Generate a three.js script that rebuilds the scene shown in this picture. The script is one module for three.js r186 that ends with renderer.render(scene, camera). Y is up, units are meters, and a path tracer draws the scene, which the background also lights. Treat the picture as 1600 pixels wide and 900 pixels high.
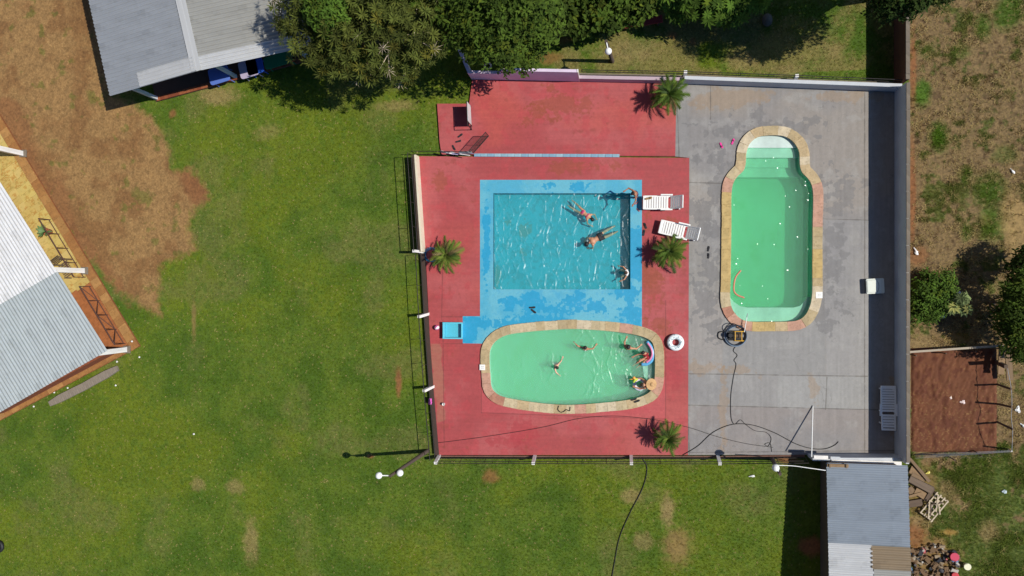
import * as THREE from 'three';
import { Sky } from 'three/addons/objects/Sky.js';
import { mergeGeometries, mergeVertices } from 'three/addons/utils/BufferGeometryUtils.js';
import { RoundedBoxGeometry } from 'three/addons/geometries/RoundedBoxGeometry.js';
import { MarchingCubes } from 'three/addons/objects/MarchingCubes.js';

// ---------------------------------------------------------------- camera, sky, sun, exposure
const scene = new THREE.Scene();
const H = 34.7, FOC = 1100, TILT = Math.atan(160 / 1100);
const camera = new THREE.PerspectiveCamera(2 * Math.atan(450 / FOC) * 180 / Math.PI, 16 / 9, 0.5, 600);
camera.position.set(0, H, 0);
camera.up.set(0, 0, -1);
camera.lookAt(-Math.sin(TILT) * 10, H - Math.cos(TILT) * 10, 0);
scene.add(camera);

const SUN_DIR = new THREE.Vector3(0.86, 1.0, 0.012).normalize();
const sky = new Sky();
sky.scale.setScalar(500);
sky.name = 'sky';
sky.userData = { kind: 'structure', label: 'clear blue daylight sky over the place', category: 'sky' };
sky.material.uniforms.sunPosition.value.copy(SUN_DIR);
sky.material.uniforms.turbidity.value = 6;
sky.material.uniforms.rayleigh.value = 0.8;
sky.material.uniforms.mieCoefficient.value = 0.004;
scene.add(sky);
scene.environmentIntensity = 0.1;
const sun = new THREE.DirectionalLight(new THREE.Color(1.0, 0.935, 0.825), 4.7);
sun.name = 'sun';
sun.position.copy(SUN_DIR).multiplyScalar(80);
sun.castShadow = true;
Object.assign(sun.shadow.camera, { left: -45, right: 45, top: 45, bottom: -45, near: 1, far: 200 });
sun.shadow.mapSize.set(4096, 4096);
scene.add(sun, sun.target);

const renderer = new THREE.WebGLRenderer({ antialias: true });
renderer.toneMapping = THREE.LinearToneMapping;
renderer.toneMappingExposure = 0.97;
renderer.shadowMap.enabled = true;

// ---------------------------------------------------------------- helpers
let seed = 20240;
const rnd = () => { seed = (seed + 0x6d2b79f5) | 0; let t = Math.imul(seed ^ (seed >>> 15), 1 | seed); t = (t + Math.imul(t ^ (t >>> 7), 61 | t)) ^ t; return ((t ^ (t >>> 14)) >>> 0) / 4294967296; };
const rr = (a, b) => a + (b - a) * rnd();
const V = (x, y, z) => new THREE.Vector3(x, y, z);
const clamp = (x, a, b) => Math.min(b, Math.max(a, x));
const sstep = (a, b, x) => { const t = clamp((x - a) / (b - a), 0, 1); return t * t * (3 - 2 * t); };
const mix = (a, b, t) => a + (b - a) * t;
const mix3 = (a, b, t) => [mix(a[0], b[0], t), mix(a[1], b[1], t), mix(a[2], b[2], t)];
const lin = (c) => { c /= 255; return c <= 0.04045 ? c / 12.92 : ((c + 0.055) / 1.055) ** 2.4; };
const rgb = (r, g, b, k = 1) => [lin(r) * k, lin(g) * k, lin(b) * k];
const col = (a) => new THREE.Color().setRGB(a[0], a[1], a[2]);
// survey point of the aerial picture (metres) at height h
const ct = Math.cos(TILT), st = Math.sin(TILT);
function G(px, py, h = 0) {
  const a = px - 800, dx = -st * FOC + ct * a, dy = -ct * FOC - st * a, dz = py - 450, k = (h - H) / dy;
  return V(dx * k, h, dz * k);
}
const GP = (list, h = 0) => list.map(([x, y]) => G(x, y, h));
// noise
const PERM = new Float32Array(65536); for (let i = 0; i < 65536; i++) PERM[i] = rnd();
function vn(x, y) {
  const xi = Math.floor(x), yi = Math.floor(y); let fx = x - xi, fy = y - yi;
  fx = fx * fx * (3 - 2 * fx); fy = fy * fy * (3 - 2 * fy);
  const a = PERM[((yi & 255) << 8) | (xi & 255)], b = PERM[((yi & 255) << 8) | ((xi + 1) & 255)], c = PERM[(((yi + 1) & 255) << 8) | (xi & 255)], d = PERM[(((yi + 1) & 255) << 8) | ((xi + 1) & 255)];
  return a + (b - a) * fx + (c - a) * fy + (a - b - c + d) * fx * fy;
}
function fbm(x, y, o = 4) { let s = 0, a = 0.5, n = 0; for (let i = 0; i < o; i++) { s += a * vn(x, y); n += a; a *= 0.5; const t = x * 2.03 + 17.3; y = y * 2.03 + 9.1; x = t; } return s / n; }
// textures
function makeTex(x0, z0, w, h, nx, ny, fn) {
  const d = new Uint8Array(nx * ny * 4), enc = (c) => Math.round(255 * (c <= 0.0031308 ? 12.92 * Math.max(c, 0) : 1.055 * Math.min(c, 1) ** (1 / 2.4) - 0.055));
  for (let j = 0; j < ny; j++) for (let i = 0; i < nx; i++) {
    const c = fn(x0 + (i + 0.5) / nx * w, z0 + (j + 0.5) / ny * h), o = (j * nx + i) * 4;
    d[o] = enc(c[0]); d[o + 1] = enc(c[1]); d[o + 2] = enc(c[2]); d[o + 3] = 255;
  }
  const t = new THREE.DataTexture(d, nx, ny); t.colorSpace = THREE.SRGBColorSpace; t.magFilter = THREE.LinearFilter; t.wrapS = t.wrapT = THREE.RepeatWrapping; t.needsUpdate = true; return t;
}
function bumpTex(n, fn) {
  const d = new Uint8Array(n * n * 4);
  for (let j = 0; j < n; j++) for (let i = 0; i < n; i++) { const v = clamp(fn(i / n, j / n), 0, 1) * 255, o = (j * n + i) * 4; d[o] = d[o + 1] = d[o + 2] = v; d[o + 3] = 255; }
  const t = new THREE.DataTexture(d, n, n); t.magFilter = THREE.LinearFilter; t.wrapS = t.wrapT = THREE.RepeatWrapping; t.needsUpdate = true; return t;
}
const tile = (t, r) => { const c = t.clone(); c.repeat.set(r, r); c.needsUpdate = true; return c; };
// tiling noise tint (near white), multiplies a material colour
const per = (u, v, f, o = 4) => { let s = 0, a = 0.5, n = 0; for (let i = 0; i < o; i++) { const x = u * f, y = v * f, xi = Math.floor(x), yi = Math.floor(y); let fx = x - xi, fy = y - yi; fx = fx * fx * (3 - 2 * fx); fy = fy * fy * (3 - 2 * fy); const w = (p, q) => PERM[((((q % f) + f) % f + i * 37) & 255) << 8 | ((((p % f) + f) % f + i * 91) & 255)]; s += a * mix(mix(w(xi, yi), w(xi + 1, yi), fx), mix(w(xi, yi + 1), w(xi + 1, yi + 1), fx), fy); n += a; a *= 0.6; f *= 2; } return s / n; };
const GRAIN = makeTex(0, 0, 1, 1, 512, 512, (u, v) => { const k = 0.72 + 0.4 * (per(u, v, 4, 6) - 0.3); return [k, k * 0.99, k * 0.97]; });
const WOODTEX = makeTex(0, 0, 1, 1, 256, 512, (u, v) => { const k = 0.55 + 0.55 * per(u, v * 0.12, 16, 4) * (0.8 + 0.4 * per(u, v, 4, 3)); return [k, k * 0.97, k * 0.93]; });
const STONETEX = makeTex(0, 0, 1, 1, 512, 512, (u, v) => { const p = per(u, v, 3, 6), q = per(u + 0.4, v + 0.2, 12, 4), s = sstep(0.6, 0.75, q) * 0.35; const k = 0.62 + 0.62 * (p - 0.2) - s * 0.5; return [k, k * (0.97 - 0.05 * q), k * (0.92 - 0.14 * q)]; });
const RUBBUMP = bumpTex(256, (u, v) => per(u, v, 16, 4));
const mats = {};
function M(name, c, rough = 0.8, extra = {}) { if (!mats[name]) { mats[name] = new THREE.MeshPhysicalMaterial({ color: col(c), roughness: rough, ...extra }); mats[name].name = name; } return mats[name]; }
const white = M('white_paint', rgb(252, 250, 246), 0.5, { map: tile(GRAIN, 1) });
const darkMetal = M('dark_metal', rgb(45, 38, 36), 0.6, { map: tile(GRAIN, 1) });
const black = M('black_rubber', [0.012, 0.012, 0.013], 0.6);
// objects
const taken = {};
function numbered(n) { const k = taken[n] = (taken[n] ?? -1) + 1; return k ? `${n}_${String(k).padStart(3, '0')}` : n; }
function tag(o, label, category, group, kind) { o.userData.label = label; o.userData.category = category; if (group) o.userData.group = group; if (kind) o.userData.kind = kind; return o; }
function thing(name, label, category, p = V(0, 0, 0), turn = 0, group) { const o = new THREE.Group(); o.name = numbered(name); o.position.copy(p); o.rotation.y = turn; scene.add(o); return tag(o, label, category, group); }
function mesh(name, geo, mat, parent = scene) { const m = new THREE.Mesh(geo, mat); m.name = parent === scene ? numbered(name) : name; m.castShadow = m.receiveShadow = true; parent.add(m); return m; }
function struct(name, geo, mat, label, category = 'ground') { const m = mesh(name, geo, mat); m.userData = { kind: 'structure', label, category }; return m; }
const plainAttr = (g) => { const q = g.index ? g.toNonIndexed() : g; for (const k of Object.keys(q.attributes)) if (!['position', 'normal', 'uv'].includes(k)) q.deleteAttribute(k); if (!q.attributes.uv) q.setAttribute('uv', new THREE.BufferAttribute(new Float32Array(q.attributes.position.count * 2), 2)); return q; };
const merged = (l) => mergeGeometries(l.map(plainAttr));
function box(w, h, d, x = 0, y = 0, z = 0, r = 0) { const g = r ? new RoundedBoxGeometry(w, h, d, 2, r) : new THREE.BoxGeometry(w, h, d); g.translate(x, y, z); return g; }
function planarUV(g, x0 = 0, z0 = 0, w = 1, h = 1) { const p = g.attributes.position, u = new Float32Array(p.count * 2); for (let i = 0; i < p.count; i++) { u[2 * i] = (p.getX(i) - x0) / w; u[2 * i + 1] = (p.getZ(i) - z0) / h; } g.setAttribute('uv', new THREE.BufferAttribute(u, 2)); return g; }
function bar(a, b, r = 0.02, sides = 6, r2 = r) { const d = b.clone().sub(a), g = new THREE.CylinderGeometry(r2, r, d.length(), sides); g.applyQuaternion(new THREE.Quaternion().setFromUnitVectors(V(0, 1, 0), d.clone().normalize())); g.translate((a.x + b.x) / 2, (a.y + b.y) / 2, (a.z + b.z) / 2); return g; }
// a square-section beam from a to b: w across, t tall
function beam(a, b, w, t) { const d = b.clone().sub(a), g = new THREE.BoxGeometry(w, t, d.length()); g.applyMatrix4(new THREE.Matrix4().lookAt(b, a, Math.abs(d.y) > 0.9 * d.length() ? V(1, 0, 0) : V(0, 1, 0))); g.translate((a.x + b.x) / 2, (a.y + b.y) / 2, (a.z + b.z) / 2); return g; }
function tube(pts, r = 0.02, seg = 8, closed = false, rad = 6) { const c = new THREE.CatmullRomCurve3(pts, closed, 'centripetal'); return new THREE.TubeGeometry(c, pts.length * seg, r, rad, closed); }
// flat slab with a top at y, from a plan outline (world points) with holes
function slab(poly, holes, y, t) {
  const s = new THREE.Shape(poly.map((p) => new THREE.Vector2(p.x, -p.z)));
  for (const h of holes) s.holes.push(new THREE.Path(h.map((p) => new THREE.Vector2(p.x, -p.z))));
  const g = new THREE.ExtrudeGeometry(s, { depth: t, bevelEnabled: false }); g.rotateX(-Math.PI / 2); g.translate(0, y - t, 0); return planarUV(g);
}
function sheet(poly, holes, y) { const s = new THREE.Shape(poly.map((p) => new THREE.Vector2(p.x, -p.z))); for (const h of holes) s.holes.push(new THREE.Path(h.map((p) => new THREE.Vector2(p.x, -p.z)))); const g = new THREE.ShapeGeometry(s); g.rotateX(-Math.PI / 2); g.translate(0, y, 0); return planarUV(g); }
const inside = (x, z, P) => { let c = false; for (let i = 0, j = P.length - 1; i < P.length; j = i++) { const a = P[i], b = P[j]; if ((a.z > z) !== (b.z > z) && x < (b.x - a.x) * (z - a.z) / (b.z - a.z) + a.x) c = !c; } return c; };
const edgeDist = (x, z, P) => { let m = 1e9; for (let i = 0, j = P.length - 1; i < P.length; j = i++) { const a = P[j], b = P[i], ex = b.x - a.x, ez = b.z - a.z, t = clamp(((x - a.x) * ex + (z - a.z) * ez) / (ex * ex + ez * ez), 0, 1), qx = a.x + ex * t - x, qz = a.z + ez * t - z; m = Math.min(m, qx * qx + qz * qz); } return Math.sqrt(m); };
const sdist = (x, z, P) => (inside(x, z, P) ? -1 : 1) * edgeDist(x, z, P);
function smoothLoop(pts, n) { const c = new THREE.CatmullRomCurve3(pts, true, 'centripetal'); return c.getSpacedPoints(n).slice(0, n); }
function offsetLoop(P, d) { const n = P.length, area = P.reduce((s, p, i) => { const q = P[(i + 1) % n]; return s + p.x * q.z - q.x * p.z; }, 0), sg = area > 0 ? 1 : -1; return P.map((p, i) => { const a = P[(i - 1 + n) % n], b = P[(i + 1) % n], t = V(b.x - a.x, 0, b.z - a.z).normalize(); return V(p.x + t.z * d * sg, p.y, p.z - t.x * d * sg); }); }
const DECK = 0.10;

// ---------------------------------------------------------------- plan outlines
const poolC = smoothLoop(GP([[1165, 240], [1170, 225], [1183, 214], [1196, 211.5], [1223, 212], [1235, 217.5], [1244, 227], [1249, 238], [1250, 258], [1253, 269], [1262, 278], [1268, 288], [1270.5, 300], [1270, 350], [1269.5, 420], [1269, 462], [1265.6, 479], [1258, 493], [1247, 501], [1203, 503.5], [1164.5, 502], [1153.6, 496.5], [1143.5, 484], [1140, 470], [1140.5, 430], [1141.5, 350], [1142, 300], [1145, 285], [1151.7, 275], [1161, 266], [1164, 255]], DECK), 160);
const poolB = smoothLoop(GP([[765, 548], [769, 538.5], [777, 530], [791, 523], [821, 518], [856, 515], [895, 513], [934, 515], [967, 518], [992, 522], [1009, 527], [1019, 533.6], [1022.5, 543], [1024, 567.5], [1022.5, 598.5], [1018, 610], [1007, 618], [988, 624], [934, 630.5], [889, 633], [856, 631.5], [817.5, 626.6], [784.6, 620], [775, 615], [768, 606], [765.6, 587]], DECK), 160);
const poolA = GP([[771, 302], [985, 302], [985, 452], [771, 452]], DECK);
const apron = GP([[750, 281], [1003, 281], [1003.5, 508], [960, 506.5], [895, 500], [830, 505], [785, 514], [765, 527], [757, 536.5], [723, 536.5], [723, 494], [750, 494]], DECK);
const redLower = GP([[654, 244], [1077, 246.5], [1075, 711], [681, 711], [665, 395]], DECK);
const redUpper = GP([[683, 162], [733, 162], [738, 124], [1057, 129], [1055, 244.5], [690, 242], [687, 222]], DECK);
const greyDeck = GP([[1057, 129], [1399, 144], [1399, 710], [1075, 711], [1077, 246.5], [1055, 244.5]], DECK);
const deckHole = GP([[690, 250], [1100, 252], [1100, 160], [1380, 160], [1380, 700], [690, 700]], 0);
const dirtRoad = GP([[-120, -80], [150, -80], [160, 60], [175, 150], [232, 180], [262, 235], [272, 262], [300, 265], [322, 290], [326, 312], [300, 328], [293, 352], [298, 388], [284, 402], [262, 412], [250, 425], [244, 470], [252, 495], [236, 480], [205, 470], [150, 420], [80, 330], [0, 200], [-120, 0]]);
const redSoil = GP([[276, 258], [302, 266], [322, 290], [327, 312], [305, 322], [288, 300]]);
const eastLot = GP([[1420, -200], [2000, -200], [2000, 1200], [1420, 1200]]);
const northLawn = GP([[850, -100], [1420, -100], [1420, 135], [700, 118]]);
const soilBed = GP([[1421, 552], [1560, 543], [1558, 700], [1424, 708]]);

// ---------------------------------------------------------------- ground colours
const blob = (px, py, rx, ry, c, k = 1) => { const p = G(px, py), s = (Math.hypot(rx, ry) > 0) ? 1 / 31.5 : 1; return { x: p.x, z: p.z, rx: rx * s, rz: ry * s, c, k }; };
const SOIL = rgb(140, 92, 54), STRAW = rgb(150, 128, 84), GREEN = rgb(74, 104, 22), BARE = rgb(138, 112, 66);
const blobs = [
  blob(240, 455, 7, 40, SOIL, 0.9), blob(303, 500, 5, 36, BARE, 0.7), blob(623, 602, 6, 26, SOIL, 0.9), blob(577, 713, 7, 4, SOIL, 0.9), blob(768, 744, 16, 12, SOIL, 0.7),
  blob(1042, 800, 12, 30, STRAW, 0.8), blob(1060, 852, 24, 32, BARE, 0.85), blob(987, 775, 18, 16, STRAW, 0.6), blob(1005, 845, 14, 14, STRAW, 0.5), blob(370, 762, 20, 14, STRAW, 0.5), blob(310, 757, 14, 12, STRAW, 0.5), blob(392, 840, 16, 40, STRAW, 0.6),
  blob(340, 150, 46, 18, STRAW, 0.7), blob(270, 178, 8, 8, SOIL, 0.8), blob(620, 165, 30, 10, STRAW, 0.5), blob(420, 205, 30, 16, STRAW, 0.35),
  blob(1050, 55, 10, 8, SOIL, 0.7), blob(1082, 65, 7, 9, SOIL, 0.7), blob(880, 60, 22, 10, SOIL, 0.5), blob(860, 90, 24, 10, SOIL, 0.6), blob(985, 80, 60, 20, STRAW, 0.5), blob(1160, 95, 26, 18, STRAW, 0.6), blob(1300, 80, 20, 14, STRAW, 0.4), blob(1230, 110, 26, 10, STRAW, 0.4), blob(1268, 853, 20, 16, SOIL, 1), blob(1230, 716, 16, 8, SOIL, 0.9),
  // vacant lot
  blob(1440, 145, 14, 22, GREEN, 1), blob(1467, 215, 16, 24, GREEN, 1), blob(1535, 40, 14, 20, GREEN, 0.8), blob(1575, 20, 22, 26, GREEN, 0.9), blob(1545, 300, 26, 26, GREEN, 0.9), blob(1550, 350, 22, 30, GREEN, 0.9), blob(1508, 275, 10, 14, GREEN, 0.8), blob(1510, 360, 10, 14, GREEN, 0.7), blob(1570, 240, 18, 14, GREEN, 0.5), blob(1500, 80, 16, 14, GREEN, 0.6), blob(1450, 80, 14, 14, GREEN, 0.5), blob(1468, 10, 24, 14, GREEN, 0.2),
  blob(1427, 100, 5, 60, SOIL, 0.9), blob(1426, 300, 5, 80, SOIL, 0.9), blob(1435, 400, 14, 14, SOIL, 0.7), blob(1540, 345, 10, 10, SOIL, 0.2), blob(1585, 345, 22, 50, rgb(168, 140, 88), 0.7),
  blob(1500, 527, 24, 10, rgb(150, 118, 66), 0.9), blob(1440, 535, 20, 16, STRAW, 0.4),
  blob(1432, 845, 16, 40, SOIL, 0.9), blob(1462, 870, 34, 30, rgb(140, 110, 62), 0.9), blob(1485, 832, 14, 6, rgb(165, 130, 66), 0.9), blob(1545, 832, 16, 22, STRAW, 0.7), blob(1440, 770, 26, 44, rgb(140, 110, 64), 0.8), blob(1480, 770, 16, 24, STRAW, 0.6), blob(1445, 812, 20, 12, STRAW, 0.7),
];
function groundAt(x, z) {                                   // [r, g, b, how much grass, how much straw]
  const n1 = fbm(x * 0.22 + 3, z * 0.22 + 8, 3), n2 = fbm(x * 0.9 + 31, z * 0.9, 4), n3 = fbm(x * 4.5, z * 4.5 + 40, 3), n4 = vn(x * 26, z * 26), n5 = vn(x * 11 + 9, z * 11);
  let c, grass = 1, straw = 0;
  const lot = x > LOTX, north = x > NORTHX && z < NORTHZ && !lot;
  const fine = 0.66 + 0.3 * n4 + 0.34 * (n5 - 0.3) + 0.3 * (n3 - 0.5);
  const far = sstep(-0.8, 0.8, z - SOUTHZ + (n2 - 0.5) * 2.5);
  if (lot) {
    const g = sstep(0.48, 0.62, n2 * 0.6 + n3 * 0.4 + mix(-0.06, 0.17, far));
    c = mix3(mix3(rgb(110, 91, 60), rgb(140, 116, 76), n4), rgb(92, 72, 46), sstep(0.5, 0.75, n3));
    c = mix3(c, mix3(rgb(66, 92, 22), rgb(90, 104, 36), n5), g * mix(0.7, 0.9, far)); straw = 1 - g; grass = 0.35 + 0.65 * g;
  } else {
    c = mix3(rgb(72, 98, 14), rgb(92, 112, 26), sstep(0.3, 0.7, n2));
    c = mix3(c, rgb(108, 120, 16), 0.6 * sstep(0.46, 0.72, n1));
    c = mix3(c, rgb(112, 112, 58), 0.5 * sstep(0.52, 0.74, fbm(x * 0.5 + 70, z * 0.5 + 22, 4)));
    c = mix3(c, rgb(66, 94, 18), 0.5 * sstep(0.5, 0.7, n3));
    if (north) { const s = sstep(0.34, 0.62, n2); c = mix3(c, rgb(124, 112, 62), s * 0.75); straw = s * 0.6; }
  }
  let wob = (n2 - 0.5) * 1.5 + (n3 - 0.5) * 1.1;
  for (const b of blobs) {
    const dx = (x - b.x) / b.rx, dz = (z - b.z) / b.rz, d = dx * dx + dz * dz; if (d > 5) continue;
    const k = b.k * sstep(1.25, 0.35, Math.sqrt(d) + wob * 0.55);
    if (k > 0) { c = mix3(c, b.c, k); if (b.c === GREEN) { grass = mix(grass, 1, k); straw = mix(straw, 0, k); } else if (b.c === STRAW) straw = mix(straw, 1, k * 0.8); else grass *= 1 - 0.9 * k; }
  }
  if (x < ROADX) {
    const d = sdist(x, z, dirtRoad) + wob * 0.45, k = sstep(0.3, -0.3, d);
    if (k > 0) {
      const red = sstep(0.3, -0.3, sdist(x, z, redSoil) + wob * 0.3) + sstep(0.62, 0.3, edgeDist(x, z, porchEdge) / 2.2 + (n2 - 0.5) * 0.9) * 0.8;
      let s = mix3(rgb(138, 104, 60), rgb(158, 124, 78), n4 * 0.8 + 0.2 * n3);
      s = mix3(s, rgb(124, 86, 48), 0.7 * sstep(0.45, 0.72, n2)); s = mix3(s, rgb(186, 152, 100), 0.5 * sstep(0.86, 0.94, vn(x * 19 + 5, z * 19)));
      s = mix3(s, rgb(132, 86, 50), clamp(red, 0, 1) * 0.85);
      c = mix3(c, s, k); grass *= 1 - k; straw = mix(straw, 0, k);
      const wd = sstep(0.66, 0.78, fbm(x * 1.6 + 12, z * 1.6 + 4, 4)) * 0.6; c = mix3(c, rgb(94, 100, 34), wd * k); grass = Math.max(grass, wd * k * 0.6);
    }
  }
  return [c[0] * fine, c[1] * fine, c[2] * fine, grass, straw, fine];
}
const LOTX = G(1420, 450).x, NORTHX = G(850, 60).x, NORTHZ = G(900, 128).z, SOUTHZ = G(1500, 695).z, ROADX = G(345, 300).x, porchEdge = GP([[0, 182], [218, 541], [0, 656], [-300, 400]]);

const NEAR = { x0: -36, z0: -20, w: 62, h: 40 };
{
  const t = makeTex(NEAR.x0, NEAR.z0, NEAR.w, NEAR.h, 2048, 1322, (x, z) => groundAt(x, z));
  const rect = [V(NEAR.x0, 0, NEAR.z0), V(NEAR.x0 + NEAR.w, 0, NEAR.z0), V(NEAR.x0 + NEAR.w, 0, NEAR.z0 + NEAR.h), V(NEAR.x0, 0, NEAR.z0 + NEAR.h)];
  const g = sheet(rect, [deckHole], 0); planarUV(g, NEAR.x0, NEAR.z0, NEAR.w, NEAR.h);
  struct('lawn', g, M('lawn_soil', [1, 1, 1], 0.95, { map: t }), 'mown lawn, bare reddish drive and rough lot around the pools', 'lawn');
  const far = makeTex(0, 0, 1, 1, 512, 512, (u, v) => { const k = 0.7 + 0.6 * per(u, v, 64, 2); return mix3(rgb(80, 98, 26, k), rgb(110, 108, 52, k), per(u, v, 4, 4)); });
  const big = 260, g2 = sheet([V(-big, 0, -big), V(big, 0, -big), V(big, 0, big), V(-big, 0, big)], [rect], 0); planarUV(g2, 0, 0, 16, 16);
  struct('ground', g2, M('far_grass', [1, 1, 1], 0.95, { map: far }), 'grassland running on beyond the lawn to the horizon', 'ground');
}

// ---------------------------------------------------------------- decks
function spot(px, py, rx, ry, h = DECK) { const p = G(px, py, h); return { x: p.x, z: p.z, rx: rx / 32, rz: ry / 32 }; }
const hit = (s, x, z, w) => { const a = (x - s.x) / s.rx, b = (z - s.z) / s.rz; return sstep(1.15, 0.75, Math.sqrt(a * a + b * b) + w); };
const lineD = (x, z, a, b) => { const ex = b.x - a.x, ez = b.z - a.z, t = clamp(((x - a.x) * ex + (z - a.z) * ez) / (ex * ex + ez * ez), 0, 1); return Math.hypot(a.x + ex * t - x, a.z + ez * t - z); };
const redStains = [[240 / 4 + 800, 138, 10, 7], [880, 160, 40, 22], [840, 180, 22, 14], [1010, 335, 12, 18], [1020, 455, 14, 30], [1035, 505, 22, 8], [690, 285, 14, 14], [900, 260, 50, 10], [1050, 350, 14, 12], [1015, 430, 14, 16], [1040, 520, 12, 12], [1030, 545, 10, 20]].map((a) => spot(...a));
const redDamp = [[815, 680, 22, 22], [800, 690, 30, 10], [970, 640, 40, 6], [1050, 580, 14, 30]].map((a) => spot(...a));
const worn = GP([[671, 535], [690, 535], [697, 656], [683, 660]], DECK), ghost = GP([[751, 580], [1040, 590], [1040, 655], [751, 645]], DECK);
const seams = [[[692, 500], [694, 700]], [[690, 495], [723, 495]], [[690, 537], [723, 537]], [[752, 645], [1040, 655]], [[1040, 470], [1040, 655]], [[692, 398], [690, 500]], [[752, 540], [752, 645]], [[740, 243], [1056, 244]]].map((s) => GP(s, DECK));
function redAt(x, z) {
  const n1 = fbm(x * 0.5, z * 0.5 + 5, 4), n2 = fbm(x * 2.2 + 8, z * 2.2, 4), n3 = fbm(x * 9, z * 9, 3), n4 = vn(x * 30, z * 30);
  let c = mix3(rgb(165, 70, 71), rgb(175, 84, 84), sstep(0.35, 0.65, n1));
  c = mix3(c, rgb(186, 84, 72), 0.7 * sstep(0.5, 0.75, fbm(x * 0.35 + 50, z * 0.35 - 9, 3)) * (z < -6 ? 1 : 0.4));
  c = mix3(c, rgb(178, 66, 70), 0.5 * sstep(0.55, 0.7, n2));
  const w = (n2 - 0.5) * 2.2 + (n3 - 0.5) * 1.2;
  for (const s of redStains) c = mix3(c, rgb(150, 74, 48), 0.55 * hit(s, x, z, w));
  for (const s of redDamp) c = mix3(c, rgb(172, 58, 64), 0.55 * hit(s, x, z, w));
  c = mix3(c, rgb(150, 70, 60), 0.5 * sstep(0.7, 0.8, fbm(x * 3 + 90, z * 3, 4)));
  const dw = sdist(x, z, worn) + (n2 - 0.5) * 0.25; c = mix3(c, mix3(rgb(170, 98, 84), rgb(158, 104, 84), n3), 0.85 * sstep(0.04, -0.06, dw));
  c = mix3(c, rgb(192, 86, 90), 0.5 * sstep(0.05, -0.05, sdist(x, z, ghost) + (n3 - 0.5) * 0.2));
  for (const [a, b] of seams) { const d = lineD(x, z, a, b) + (n3 - 0.5) * 0.02; if (d < 0.05) c = mix3(c, rgb(120, 56, 54), 0.6 * sstep(0.035, 0.01, d)); }
  const k = 0.88 + 0.12 * n4 + 0.2 * (n3 - 0.5) + 0.1 * (vn(x * 0.6, z * 14) - 0.5); return [c[0] * k, c[1] * k, c[2] * k];
}
const wetC = [[1110, 330, 30, 16], [1120, 300, 18, 20], [1108, 360, 26, 14], [1118, 255, 16, 30], [1150, 205, 30, 14], [1225, 200, 40, 12], [1240, 195, 30, 10], [1180, 185, 8, 14], [1305, 300, 26, 26], [1320, 285, 24, 6], [1322, 305, 14, 5], [1300, 370, 14, 40], [1298, 430, 14, 36], [1110, 420, 14, 30], [1100, 470, 14, 30], [1115, 515, 14, 14], [1290, 480, 16, 24], [1108, 195, 6, 3], [1085, 194, 12, 3], [1116, 192, 10, 3], [1090, 245, 8, 14], [1120, 400, 10, 36], [1095, 445, 20, 18]].map((a) => spot(...a));
const greySeams = [[[1057, 128], [1077, 711]], [[1110, 186], [1110, 128]], [[1076, 285], [1140, 287]], [[1076, 584], [1356, 588]], [[1076, 633], [1400, 641]], [[1285, 342], [1358, 344]], [[1286, 340], [1286, 352]], [[1351, 145], [1351, 710]], [[1292, 590], [1290, 640]], [[1076, 707], [1400, 704]]].map((s) => GP(s, DECK));
const greyPatch = [[[[1076, 129], [1400, 144], [1400, 343], [1076, 343]], rgb(148, 142, 138)], [[[1290, 344], [1360, 344], [1360, 588], [1290, 588]], rgb(152, 152, 154)], [[[1076, 500], [1290, 500], [1290, 586], [1076, 586]], rgb(146, 147, 149)], [[[1076, 584], [1360, 588], [1360, 640], [1076, 632]], rgb(148, 148, 150)], [[[1216, 588], [1360, 588], [1360, 640], [1214, 638]], rgb(156, 157, 158)], [[[1076, 634], [1400, 641], [1400, 711], [1076, 711]], rgb(144, 138, 138)], [[[1077, 240], [1135, 285], [1135, 340], [1077, 340]], rgb(158, 154, 150)], [[[1077, 450], [1130, 460], [1130, 584], [1077, 584]], rgb(156, 152, 150)]].map(([p, c]) => [GP(p, DECK), c]);
const ochre = [[1130, 150, 60, 14], [1300, 150, 60, 8], [1100, 575, 24, 10], [1160, 580, 22, 8], [1130, 650, 6, 60], [1270, 600, 8, 20], [1395, 650, 6, 40]].map((a) => spot(...a));
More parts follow.
